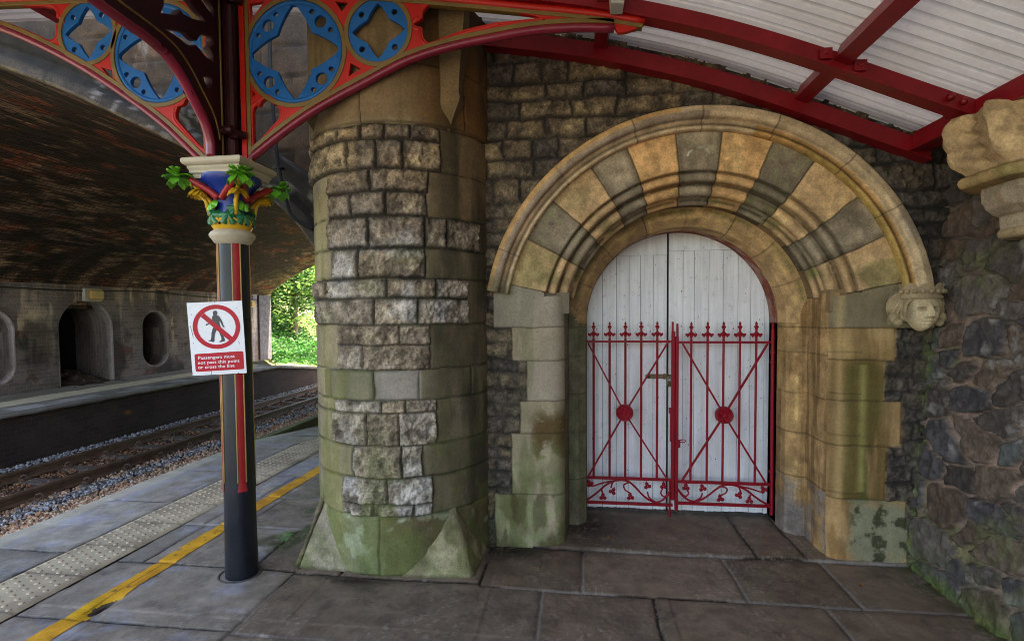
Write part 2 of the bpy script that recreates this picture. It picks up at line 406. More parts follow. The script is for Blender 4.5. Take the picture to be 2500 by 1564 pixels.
def make_platform():
    xs = np.arange(-4.14, 2.42, .0085); ys = np.concatenate([np.arange(1.9, 4.6, .0085), np.arange(4.6, 12.6, .03)])
    X, Y = np.meshgrid(xs, ys, indexing='ij')
    d, tone, sid = floor_fields(X, Y)
    z, pot = floor_z(X, Y, d, sid)
    lav = np.array(S(160, 150, 136)); brn = np.array(S(128, 108, 90)); 
    c = mixc(lav, brn, np.clip(tone, 0, 1))
    c = c*(1+.16*np.sin(sid*3.7))[..., None]
    c = mixc(c, np.array(S(168, 166, 178)), .55*sst(.54, .72, fbm(X, Y, 0, 5, 5, 21))*(tone < .6))
    c = mixc(c, c*np.array([.82, .78, .76]), .5*sst(.42, .7, fbm(X, Y, 0, 2.6, 6, 22, .6)))
    c = mixc(c, np.array(S(126, 112, 88)), .4*sst(.56, .7, fbm(X, Y, 5, 3.1, 4, 24))*(tone > .7))
    c = c*(.78+.44*ctr(fbm(X, Y, 9, 14, 6, 26, .7)))[..., None]
    c = mixc(c, np.array(S(46, 38, 33)), .35*sst(.60, .72, fbm(X, Y, 9, 9, 6, 26, .65)))
    # joints: pale lime fill or dark gap
    jp = fbm(X, Y, 0, 1.6, 2, 31); jd = sst(.46, .54, jp)
    jm = 1-sst(.004, .013, d)
    c = mixc(c, np.array(S(150, 142, 134)), jm*(1-jd)*.8)
    c = mixc(c, np.array(S(22, 18, 15)), jm*jd*.9)
    c = mixc(c, c*.72, (1-sst(.01, .06, d))*.6)
    # pale weathered edge line
    e = (1-sst(-4.00, -3.93, X+(fbm(X, Y, 0, 6, 3, 41)-.5)*.1))
    c = mixc(c, np.array(S(196, 186, 164)), e*(.55+.4*fbm(X, Y, 0, 12, 4, 42)))
    e2 = np.exp(-((X+3.90)/.06)**2); c = mixc(c, np.array(S(176, 178, 186)), e2*.5*sst(.35, .6, fbm(X, Y, 0, 7, 4, 43)))
    # moss and dirt at the foot of the walls
    g = np.exp(-np.maximum(0, np.abs(X+1.9)-.25)/.18)*sst(3.15, 3.35, Y)*sst(.42, .6, fbm(X, Y, 0, 5, 4, 51))
    c = mixc(c, np.array(S(62, 72, 34)), .85*g*(X < -1.2))
    xr = 2.04; g2 = sst(xr-.16, xr, X+.1*(fbm(X, Y, 0, 8, 3, 53)-.5))
    c = mixc(c, np.array(S(58, 66, 30)), g2*.8*sst(.38, .55, fbm(X, Y, 0, 12, 4, 52)))
    soil = np.maximum(np.exp(-((X+.42)/.28)**2-((Y-3.42)/.14)**2), np.exp(-((X-.10)/.2)**2-((Y-3.85)/.4)**2)*.9)
    soil = np.maximum(soil, np.exp(-((X+1.35)/.22)**2-((Y-2.93)/.05)**2)); soil = np.maximum(soil, sst(4.08, 4.2, Y)*(X > -.1)*(X < 1.6)*.9)
    sm = soil*sst(.3, .55, fbm(X, Y, 0, 14, 4, 55)+soil*.2)
    c = mixc(c, np.array(S(44, 35, 29)), np.clip(sm, 0, 1)); z = z + .010*np.clip(sm, 0, 1)*fbm(X, Y, 0, 60, 3, 57)
    c = mixc(c, np.array(S(40, 28, 8)), np.clip(pot*1.3-.2, 0, 1))
    pit = sst(.62, .72, fbm(X, Y, 3, 70, 2, 63)); c = mixc(c, c*.55, .5*pit*sst(.42, .6, fbm(X, Y, 0, 3, 3, 64))); lt = sst(.66, .74, fbm(X, Y, 4, 60, 2, 65)); c = mixc(c, np.array(S(176, 166, 154)), .35*lt*sst(.45, .6, fbm(X, Y, 0, 4, 3, 66)))
    gr = sst(.55, .75, fbm(X, Y, 0, 2.2, 3, 61))*(tone > .8); z = z + gr*.004*(fbm(X, Y, 0, 90, 2, 62)-.4)
    P = np.stack([X, Y, z], -1)
    o = gridmesh('platform', P, c, M['slab']); o['kind'] = 'structure'
    # body below and the part behind the camera
    b = MB(); b.box((-4.13, -9, -1.6), (2.4, 1.905, -.004)); b.box((-4.13, 1.905, -1.6), (6, 6.05, -.05)); b.box((2.4, -9, -1.6), (6, 1.905, -.004))
    o = b.build('platform_base', paint('platform_mass', S(104, 96, 92), .8, .2, .2)); o['kind'] = 'structure'
    # yellow line
    xs = np.linspace(-2.690, -2.566, 24); ys = np.arange(1.7, 9, .012)
    X, Y = np.meshgrid(xs, ys, indexing='ij')
    d, tone, sid = floor_fields(X, Y); z, pot = floor_z(X, Y, d, sid)
    bulge = .05*np.exp(-((Y-2.52)/.09)**2)*sst(-2.63, -2.566, X)
    keep = (fbm(X, Y, 0, 22, 4, 71)*.6 + .6*np.minimum(X+2.69, -2.566-X)/.006 > .22) & (pot < .55)
    keep &= ~((fbm(X, Y, 0, 36, 4, 72, .6) > .80))
    c = mixc(np.array(S(240, 172, 44)), np.array(S(206, 138, 36)), sst(.4, .7, fbm(X, Y, 0, 9, 4, 73)))
    c = mixc(c, np.array(S(110, 76, 30)), .7*(1-sst(.003, .012, d))); c = mixc(c, np.array(S(235, 190, 30)), .6*np.exp(-((Y-2.5)/.12)**2))
    crack = np.exp(-((X+2.632)/.0035)**2)*((Y > 2.45) & (Y < 3.0)); c = mixc(c, np.array(S(90, 60, 20)), crack*.8)
    P = np.stack([X+bulge, Y, z+.004], -1)
    o = gridmesh('yellow_line', P, c, M['slab'], keep=keep); o['kind'] = 'structure'
    # tactile strip: sheet + blisters in one
    xs = np.linspace(-3.424, -2.992, 22); ys = np.arange(1.6, 9.2, .02)
    X, Y = np.meshgrid(xs, ys, indexing='ij')
    z0 = ramp(Y)+.006 - .003*((np.abs(((Y/.4) % 1)-.5) > .488)); z0[0] -= .012; z0[-1] -= .012
    c = mixc(np.array(S(204, 184, 152)), np.array(S(170, 152, 126)), sst(.4, .7, fbm(X, Y, 0, 4, 5, 81)))
    tl = np.floor(Y/.4); c = c*(1+.07*np.sin(tl*5.3))[..., None]
    c = mixc(c, np.array(S(96, 88, 78)), .6*(np.abs(((Y/.4) % 1)-.5) > .488))
    V = [np.stack([X, Y, z0], -1).reshape(-1, 3)]; nu, nv = X.shape
    idx = np.arange(nu*nv).reshape(nu, nv); F = [np.stack([idx[:-1, :-1], idx[1:, :-1], idx[1:, 1:], idx[:-1, 1:]], -1).reshape(-1, 4)]
    Cc = [c.reshape(-1, 3)]; n0 = nu*nv; K = 10
    th = 2*PI*np.arange(K)/K
    for i in range(6):
        for j in range(int(7.4/.0667)):
            cx = -3.415+.0338*1+i*.0667+.002; cy = 1.65+j*.0667+(.0333 if i % 2 else 0)
            zz = float(ramp(np.array(cy)))+.0062
            ring = [np.stack([cx+r*np.cos(th), cy+r*np.sin(th), np.full(K, zz+h)], -1) for r, h in ((.0145, 0), (.0125, .0035), (.008, .0058), (.0005, .0062))]
            V.append(np.concatenate(ring)); wear = rng.uniform(.92, 1.12)
            Cc.append(np.tile(np.array(S(190, 168, 140))*wear, (4*K, 1)))
            for q in range(3):
                a = n0+q*K+np.arange(K); b2 = n0+q*K+(np.arange(K)+1) % K
                F.append(np.stack([a, b2, b2+K, a+K], -1))
            n0 += 4*K
    o = rawmesh('tactile_paving', np.concatenate(V), np.concatenate(F), np.concatenate(Cc), M['slab']); o['kind'] = 'structure'
    # mossy kerb where the platform ramps down
    b = MB(); b.box((-4.27, 6.30, -1.4), (-4.145, 12.4, -.058), .012)
    props(b.build('edge_kerb', paint('mossy_concrete', S(104, 108, 66), .9, .4, .5)), 'mossy green kerb along the platform edge where the platform ramps down', 'kerb')

make_platform()

# ================================================================== trackbed
def bed_z(X):
    return -.965 + .16*sst(-6.9, -6.0, X) + .05*sst(-8.95, -9.25, X)
def make_track():
    xs = np.arange(-9.42, -4.10, .05); ys = np.arange(-9, 46, .08)
    X, Y = np.meshgrid(xs, ys, indexing='ij')
    z = bed_z(X)-.03+(fbm(X, Y, 0, 6, 3, 91)-.5)*.05
    c = mixc(np.array(S(84, 70, 60)), np.array(S(60, 50, 44)), fbm(X, Y, 0, 8, 4, 92))
    o = gridmesh('track_bed', np.stack([X, Y, z], -1), c, M['soil']); o['kind'] = 'structure'
    # loose stones
    n = 42000
    y = 4.3+20*rng.random(n)**1.7; x = rng.uniform(-9.36, -5.2, n)
    ico = np.array([(0,0,1),(.894,0,.447),(.276,.851,.447),(-.724,.526,.447),(-.724,-.526,.447),(.276,-.851,.447),(.724,.526,-.447),(-.276,.851,-.447),(-.894,0,-.447),(-.276,-.851,-.447),(.724,-.526,-.447),(0,0,-1)])
    tri = np.array([(0,1,2),(0,2,3),(0,3,4),(0,4,5),(0,5,1),(1,6,2),(2,7,3),(3,8,4),(4,9,5),(5,10,1),(6,7,2),(7,8,3),(8,9,4),(9,10,5),(10,6,1),(11,7,6),(11,8,7),(11,9,8),(11,10,9),(11,6,10)])
    between = (x > -8.58) & (x < -7.62); sel = ~(between & (rng.random(n) < .45)); sel &= ~((np.abs(x+8.65) < .07) | (np.abs(x+7.55) < .07))
    x, y = x[sel], y[sel]; n = len(x)
    r = rng.uniform(.011, .025, n); r[between[sel]] *= .8
    sc3 = rng.uniform(.7, 1.25, (n, 3)); jit = rng.uniform(.72, 1.25, (n, 12, 1))
    A = ico[None]*jit*sc3[:, None, :]*r[:, None, None]
    t = rng.uniform(0, 2*PI, n); ct, st = np.cos(t), np.sin(t)
    B = A.copy(); B[..., 0] = A[..., 0]*ct[:, None]-A[..., 1]*st[:, None]; B[..., 1] = A[..., 0]*st[:, None]+A[..., 1]*ct[:, None]
    zc = bed_z(x)-.012+rng.uniform(0, .02, n)
    B += np.stack([x, y, zc], -1)[:, None, :]
    blue = ((x > -7.26+.06*rng.standard_normal(n)) & (x < -6.98+.06*rng.standard_normal(n))) | (x < -8.85+.05*rng.standard_normal(n))
    pal = np.array([S(182, 148, 118), S(146, 114, 88), S(204, 174, 146), S(128, 106, 90), S(174, 126, 92), S(108, 88, 74)])
    bp = np.array([S(126, 125, 128), S(152, 150, 150), S(102, 102, 106), S(172, 170, 168)])
    c = pal[rng.integers(0, 6, n)]; c = np.where(blue[:, None], bp[rng.integers(0, 4, n)], c)
    c = np.where(((x > -8.6) & (x < -7.6))[:, None], c*np.array([.62, .5, .42]), c)
    F = (tri[None]+12*np.arange(n)[:, None, None]).reshape(-1, 3)
    o = rawmesh('ballast', B.reshape(-1, 3), F, np.repeat(c, 12, 0), M['ballast'], smooth=False)
    props(o, 'loose brown and blue-grey ballast stones around the rails', None, None, 'stuff')
    t = thing('railway_track', (-8.1, 5, -.97), 'single railway track with rusty brown rails and old sleepers', 'track')
    for xr in (-8.65, -7.55):
        b = MB(); pr = [(-.07, 0), (.07, 0), (.07, .012), (.012, .03), (.012, .105), (.034, .115), (.034, .148), (.026, .156), (-.026, .156), (-.034, .148), (-.034, .115), (-.012, .105), (-.012, .03), (-.07, .012)]
        K = len(pr); v = []; ys = np.linspace(-9, 44, 120)
        for yy in ys: v += [(xr+p[0]*1.1+.006*math.sin(yy*.9), yy, -.958+p[1]) for p in pr]
        f = [(i*K+k, i*K+(k+1) % K, (i+1)*K+(k+1) % K, (i+1)*K+k) for i in range(len(ys)-1) for k in range(K)]
        b.add(v, f); b.build('rail', M['steel'], t)
        b = MB(); b.box((xr-.024, -9, -.8015), (xr+.024, 44, -.7985)); 
    for k in range(40):
        yy = 4.2+k*.72
        b = MB(); b.box((-9.05+random.uniform(-.04, .04), yy-.12, -1.05), (-7.12+random.uniform(-.04, .04), yy+.12, -.955), .012); b.build('sleeper', M['sleeper'], t)
        if yy < 26:
            for xr in (-8.65, -7.55):
                b = MB(); b.box((xr-.17, yy-.065, -.957), (xr+.17, yy+.065, -.945))
                for sx in (-1, 1):
                    b.box((xr+sx*.11-.05, yy-.06, -.95), (xr+sx*.11+.05, yy+.06, -.925), .01); b.tube([(xr+sx*.075, yy-.03, -.93), (xr+sx*.09, yy-.02, -.885), (xr+sx*.125, yy, -.87), (xr+sx*.14, yy+.03, -.92)], .012, 6)
                b.build('rail_chair', M['steel'], t)
make_track()

def make_far_platform():
    xs = np.concatenate([np.arange(-11.5, -9.36, .04), [-9.355]]); ys = np.concatenate([np.arange(-9, 6, .3), np.arange(6, 24, .05)])
    X, Y = np.meshgrid(xs, ys, indexing='ij')
    zr = -np.maximum(0, Y-15.5)*.118
    xe = X+(fbm(X, Y, 0, 3, 3, 101)-.5)*.05
    c = mixc(np.array(S(176, 166, 154)), np.array(S(130, 120, 112)), fbm(X, Y, 0, 3, 5, 102))
    cr = sst(-10.66, -10.62, xe)*(1-sst(-10.02, -9.98, xe)); c = mixc(c, np.array(S(252, 236, 200)), cr*(.75+.25*fbm(X, Y, 0, 5, 3, 103)))
    c = mixc(c, np.array(S(150, 128, 92)), .7*np.exp(-((xe+10.95)/.05)**2))
    cp = sst(-9.78, -9.74, xe); c = mixc(c, mixc(np.array(S(200, 196, 192)), np.array(S(140, 134, 128)), sst(.4, .65, fbm(X, Y, 0, 2.5, 5, 104))), cp)
    j = (np.abs((Y/.92) % 1-.5) > .485)*cp; c = mixc(c, np.array(S(60, 55, 50)), j*.8)
    P = np.stack([X, Y, zr+(fbm(X, Y, 0, 5, 3, 105)-.5)*.012], -1)
    o = gridmesh('far_platform', P, c, M['slab']); o['kind'] = 'structure'
    zs = np.array([0, -.03, -.09, -.10]); off = np.array([-.005, .006, .006, -.03])
    Yg, Zg = np.meshgrid(ys, np.arange(4), indexing='ij'); zr = -np.maximum(0, Yg-15.5)*.118
    w = (fbm(Yg, Yg*0, 0, 4, 3, 107)-.5)*.03*(Zg >= 2)
    P = np.stack([-9.355+off[Zg], Yg, zr+zs[Zg]+w], -1)
    c = mixc(np.array(S(150, 146, 142)), np.array(S(100, 96, 92)), fbm(Yg, Zg*.3, 0, 3, 4, 108))
    o = gridmesh('far_platform_coping', P, c, M['slab']); o['kind'] = 'structure'
    zz = np.linspace(-.09, -1.2, 30); Yg, Zg = np.meshgrid(ys, zz, indexing='ij'); zr = -np.maximum(0, Yg-15.5)*.118
    c = np.full(Yg.shape+(3,), 1.)*np.array(S(56, 47, 44)); c = c*(.7+.7*fbm(Yg, Zg, 0, 2, 5, 109))[..., None]
    c = mixc(c, np.array(S(150, 96, 40)), 1.0*np.exp(-((Yg-9.95)/.07)**2-((Zg+.45)/.03)**2))
    P = np.stack([np.full(Yg.shape, -9.42), Yg, zr*(Zg > -1)+Zg], -1)
    o = gridmesh('far_platform_wall', P, c, M['brick'], uv=np.stack([Yg, Zg], -1))
    o['kind'] = 'structure'
make_far_platform()
# ================================================================== stone pier
PC = (-1.195, 3.6); PR = .605
def make_pier():
    t = thing('stone_pier', (PC[0], PC[1], 0), 'round stone pier of rock-faced blocks with mossy green base and corner spurs', 'pier')
    ph = np.radians(np.arange(-125, 105, .55)); zs = np.arange(-.02, 3.6, .0062)
    A, Z = np.meshgrid(ph, zs, indexing='ij'); D = np.degrees(A)
    s = A*PR
    wob = (fbm(s, Z, 0, 7, 3, 201)-.5)*.03; wob2 = (fbm(s, Z, 0, 7, 3, 202)-.5)*.022
    zz = Z+wob2*(.6); dd = D+np.degrees(wob/PR)*.8
    # rows: z0,z1, right ashlar start, left ashlar end (deg), joints, all smooth?
    rows = [(0, .362, None, None, [0.6], 1), (.362, .434, 31.6, -23.5, [-2.7, 20.9], 0), (.434, .597, 31.7, -23.1, [5.8], 0), (.597, .795, 26.3, -15.3, [14.4], 0),
            (.795, .992, 34.3, -31.8, [-6, 13.3], 0), (.992, 1.067, 35, -29.5, [3.5, 17.4], 0), (1.067, 1.25, None, None, [-33.7, -.9, 24.9, 60], 1), (1.25, 1.40, 31.2, -25.4, [-7], 0),
            (1.40, 1.520, 31.4, -25.8, [14.1], 0), (1.520, 1.678, 57, -57, [-.3, 24.3], 0), (1.678, 1.797, 57.3, -70, [-35.3, 6.9, 35.3], 0), (1.797, 1.978, 28.8, -29.6, [-9.7], 0),
            (1.978, 2.165, 70, -33, [-2.3, 29, 41.8], 0), (2.165, 2.305, 30.6, -32.5, [-13.2, 7.3], 0), (2.305, 2.437, 31.3, -32.9, [-1.3], 0), (2.437, 2.61, 38.7, -79, [-15.4, 2.2, 17.9], 0),
            (2.61, 2.70, 38.9, -79, [-22.3, -6.6, 7.5, 21.7], 0), (2.70, 3.05, None, None, [-6, 55], 1), (3.05, 3.7, None, None, [20, -40], 1)]
    lash = [0, .362, .597, .795, .992, 1.25, 1.52, 1.797, 1.978, 2.165, 2.437, 2.70, 3.05, 3.7]
    rash = [0, .362, .597, .795, 1.067, 1.25, 1.52, 1.797, 1.978, 2.165, 2.437, 2.70, 3.05, 3.7]
    def bands(z, e):
        e = np.array(e); i = np.clip(np.searchsorted(e, z)-1, 0, len(e)-2)
        return i, np.minimum(z-e[i], e[i+1]-z)
    edge = np.zeros(Z.shape); rough = np.zeros(Z.shape); bid = np.zeros(Z.shape)
    rl, dl = bands(zz, lash); rr, dr = bands(zz, rash)
    for k, (z0, z1, ra, la, js, sm) in enumerate(rows):
        m = (zz >= z0) & (zz < z1)
        if sm:
            j = np.array([-130]+sorted(js)+[110]); i = np.clip(np.searchsorted(j, dd)-1, 0, len(j)-2)
            e = np.minimum(np.minimum(zz-z0, z1-zz), np.minimum(dd-j[i], j[i+1]-dd)*PI/180*PR)
            edge = np.where(m, e, edge); bid = np.where(m, k*31+i, bid)
        else:
            j = np.array([la]+sorted(js)+[ra]); i = np.clip(np.searchsorted(j, dd)-1, 0, len(j)-2)
            mid = m & (dd >= la) & (dd < ra)
            e = np.minimum(np.minimum(zz-z0, z1-zz), np.minimum(dd-j[i], j[i+1]-dd)*PI/180*PR)
            edge = np.where(mid, e, edge); rough = np.where(mid, 1, rough); bid = np.where(mid, k*31+i, bid)
            ml = m & (dd < la); e = np.minimum(dl, (la-dd)*PI/180*PR); edge = np.where(ml, e, edge); bid = np.where(ml, 700+rl, bid)
            mr = m & (dd >= ra); e = np.minimum(dr, (dd-ra)*PI/180*PR); edge = np.where(mr, e, edge); bid = np.where(mr, 800+rr, bid)
    n1 = fbm(s, Z, bid*3.1, 9, 5, 211, .55); n2 = fbm(s, Z, bid*1.7, 26, 4, 212, .6)
    ridge = 1-np.abs(2*fbm(s*1.3, Z*.8, bid*2.3, 7, 4, 213)-1)
    t1 = sst(0, .012, edge)
    g = (1-sst(.003, .011, edge))
    ch = 1-np.abs(2*fbm(s*1.8+.3*n1, Z*.9, bid*1.3, 13, 4, 214, .6)-1)
    h = rough*(t1*(.002+.026*(n1*.45+ridge*.55)+.026*(ch-.5)+.022*(ctr(n2)-.5))-.010*(1-t1)) - (1-rough)*.008*g + (1-rough)*(n2-.5)*.0035
    Rr = PR-.004+h-.015*rough*t1+(1-rough)*.004*(ridge-.5)
    Rr = Rr + .018*(Z > 2.70)*sst(2.70, 2.715, Z)
    P = np.stack([PC[0]+Rr*np.sin(A), PC[1]-Rr*np.cos(A), Z], -1)
    hh = _h(bid.astype(np.int64), bid.astype(np.int64)*0+3, bid.astype(np.int64)*0, 9)
    hb = _h(bid.astype(np.int64), bid.astype(np.int64)*0+5, bid.astype(np.int64)*0, 4)
    f5 = fbm(s, Z, 2, 5, 5, 221); f14 = fbm(s, Z, 2, 14, 5, 222, .6); f3 = fbm(s, Z, 7, 2.5, 4, 223)
    cg = mixc(np.array(S(160, 148, 132)), np.array(S(136, 120, 100)), hh)
    ct = mixc(np.array(S(172, 146, 104)), np.array(S(134, 112, 86)), hh)
    c = mixc(cg, ct, np.clip(sst(2.0, 2.5, Z)*.75 + sst(.75, .95, hb)*.3, 0, 1))
    c = mixc(c, np.array(S(84, 72, 60)), .75*sst(.50, .66, f14)*rough)
    c = mixc(c, np.array(S(198, 192, 184)), .5*sst(.56, .72, f5)*rough*(1-.7*sst(1.9, 2.3, Z)))
    c = mixc(c, np.array(S(92, 78, 68)), .6*sst(1.9, 2.2, Z)*sst(.45, .6, f5))
    # dressed stone
    cs = mixc(np.array(S(158, 144, 116)), np.array(S(126, 114, 90)), f5)
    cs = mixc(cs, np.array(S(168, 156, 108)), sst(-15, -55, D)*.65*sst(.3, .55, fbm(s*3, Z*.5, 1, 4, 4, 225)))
    cs = mixc(cs, np.array(S(90, 77, 58)), sst(12, 40, D)*(.5+.35*hb))  # right flank darkened in colour: faces away from the light, plus dirt
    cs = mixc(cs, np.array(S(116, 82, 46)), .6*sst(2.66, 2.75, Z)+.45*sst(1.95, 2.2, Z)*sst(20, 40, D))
    band = (Z > 1.06) & (Z < 1.26)
    cs = mixc(cs, mixc(np.array(S(100, 98, 66)), np.array(S(150, 140, 130)), hb), .8*band*(D < 26)*(D > -40))
    base = Z < .37
    cb = mixc(np.array(S(122, 122, 90)), np.array(S(98, 82, 54)), sst(-2, 3, D)); cb = mixc(cb, np.array(S(164, 170, 138)), .8*sst(.54, .62, f14*.5+f5*.5)); cb = mixc(cb, np.array(S(76, 84, 46)), .5*sst(.5, .65, f3)); cb = mixc(cb, np.array(S(70, 60, 36)), .6*sst(.5, .62, fbm(s, Z, 9, 8, 5, 228))*(D > 0))
    cs = mixc(cs, cb, base*.9)
    streak = sst(.5, .75, fbm(s*14, Z*1.2, 3, 1, 4, 226)); cs = mixc(cs, cs*np.array([.55, .6, .45]), .6*streak)
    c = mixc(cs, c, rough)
    grn = np.exp(-Z/.55)*sst(.42, .66, f3+.1*np.exp(-Z/.3)); c = mixc(c, np.array(S(98, 104, 64)), .42*grn)
    c = mixc(c, np.array(S(120, 122, 74)), .35*rough*sst(.52, .66, f3)*(Z > 1.5)*(Z < 2.0))
    c = mixc(c, np.array(S(30, 27, 20)), .85*np.where(rough > 0, 1-sst(.001, .007, edge), 1-sst(.001, .004, edge)))
    c = mixc(c, np.array(S(52, 54, 28)), .5*(1-sst(.005, .02, edge))*(Z < 2.2)*sst(.4, .6, f5))
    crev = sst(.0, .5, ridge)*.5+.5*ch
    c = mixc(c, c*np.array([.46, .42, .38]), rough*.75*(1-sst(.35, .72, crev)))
    c = mixc(c, np.array(S(120, 118, 58)), .55*(1-rough)*sst(-12, -30, D)*(Z < 1.3)*sst(.42, .58, fbm(s*4, Z*.8, 6, 2.4, 4, 229)))
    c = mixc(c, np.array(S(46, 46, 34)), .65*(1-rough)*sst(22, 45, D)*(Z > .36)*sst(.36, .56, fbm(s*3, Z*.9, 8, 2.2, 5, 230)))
    c = mixc(c, np.array(S(98, 106, 54)), .5*(1-sst(.3, 1.3, Z))*sst(.46, .6, fbm(s, Z, 4, 5, 5, 237)))
    soot = sst(1.35, 1.9, Z)*rough*(1-sst(.004, .034, edge+.03*(f14-.5)))
    c = mixc(c, np.array(S(40, 34, 30)), .72*soot)
    c = c*np.where(rough > 0, .66+.68*ctr(n2), .84+.32*n2)[..., None]
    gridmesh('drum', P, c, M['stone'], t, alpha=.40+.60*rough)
    # corner spurs at the foot and reversed ones under the head
    def spur(name, sx, z0, z1, flip, cz, a=.56):
        C = np.array([PC[0]+sx*a, PC[1]-a, z0]); 
        ap = np.array([PC[0]+sx*(PR-.02)*math.sin(PI/4), PC[1]-(PR-.02)*math.cos(PI/4), z1])
        P1 = np.array([PC[0]+sx*.12, PC[1]-a-.02, z0]); P2 = np.array([PC[0]+sx*(a+.02), PC[1]-.12, z0])
        V, F, Cc = [], [], []; n = 64; off = 0
        for (q0, q1) in ((P1, C), (C, P2)):
            u = np.linspace(0, 1, n); v = np.linspace(0, 1, n); U, W = np.meshgrid(u, v, indexing='ij')
            base_ = q0[None, None]*(1-U[..., None])+q1[None, None]*U[..., None]
            P = base_*(1-W[..., None])+ap[None, None]*W[..., None]
            nn = (fbm(P[..., 0], P[..., 1], P[..., 2], 12, 4, 231, .5)-.5)*.020 - .020*np.exp(-np.minimum(U, 1-U)*(1-W)/.03)*(.4+1.2*fbm(P[..., 0], P[..., 1], P[..., 2], 11, 3, 235))*(1 if not flip else 0)
            nrm = np.cross(q1-q0, ap-q0); nrm /= np.linalg.norm(nrm)
            if nrm[1] > 0 and abs(nrm[1]) > .3: nrm = -nrm
            P = P+nrm*nn[..., None]
            f = fbm(P[..., 0], P[..., 1], P[..., 2], 9, 5, 232); f2 = fbm(P[..., 0], P[..., 1], P[..., 2], 4, 3, 233)
            if flip: cc = mixc(np.array(S(130, 108, 74)), np.array(S(96, 76, 52)), f)
            else:
                cc = mixc(np.array(S(146, 136, 104)), np.array(S(112, 110, 72)), sst(.4, .65, f)); cc = mixc(cc, np.array(S(164, 150, 130)), sst(.4, .6, f2)*.8*(sx < 0))
                cc = mixc(cc, np.array(S(86, 78, 50)), .5*sst(.55, .68, f2)); cc = mixc(cc, np.array(S(92, 102, 58)), .5*sst(.5, .62, fbm(P[..., 0], P[..., 1], P[..., 2], 13, 5, 234, .6))*(1-W)); cc = cc*(.84+.32*ctr(fbm(P[..., 0], P[..., 1], P[..., 2], 34, 4, 236, .6)))[..., None]; cc = mixc(cc, np.array(S(60, 50, 34)), .6*(1-sst(0, .05, W)))
            idx = np.arange(n*n).reshape(n, n)+off; off += n*n
            V.append(P.reshape(-1, 3)); Cc.append(cc.reshape(-1, 3)); F.append(np.stack([idx[:-1, :-1], idx[1:, :-1], idx[1:, 1:], idx[:-1, 1:]], -1).reshape(-1, 4))
        o = rawmesh(name, np.concatenate(V), np.concatenate(F), np.concatenate(Cc), M['stonesm'], t, smooth=True)
        return o
    spur('base_spur', 1, 0, .44, 0, 0, .572); spur('base_spur', -1, 0, .44, 0, 0, .552)
    for sx in (1, -1):
        # reversed spur: a square corner shaft tapering to a point on the drum
        a = .56; prof = [(2.67, 0.0), (2.76, .28), (2.84, .62), (2.86, .66), (2.90, .60), (2.98, .64), (3.10, .74), (3.30, .92), (3.6, 1.0)]
        if sx < 0: prof = prof[:3]+[(2.87, .2)]
        V = []; n = len(prof)
        for z, k in prof:
            q = (PR-.02)*math.sin(PI/4); ca = q+(a-q)*k; w = .02+.13*min(1, k*1.1)
            V += [(PC[0]+sx*(ca-w), PC[1]-ca, z), (PC[0]+sx*ca, PC[1]-ca, z), (PC[0]+sx*ca, PC[1]-ca+w, z), (PC[0]+sx*(ca-w-.1), PC[1]-ca+w+.1, z)]
        F = [(i*4+j, i*4+(j+1) % 4, i*4+4+(j+1) % 4, i*4+4+j) for i in range(n-1) for j in range(4)]
        V = np.array(V); f = fbm(V[:, 0], V[:, 1], V[:, 2], 8, 4, 241)
        rawmesh('head_spur', V, F, mixc(np.array(S(128, 106, 72)), np.array(S(92, 74, 52)), f), M['stonesm'], t, smooth=False)
make_pier()

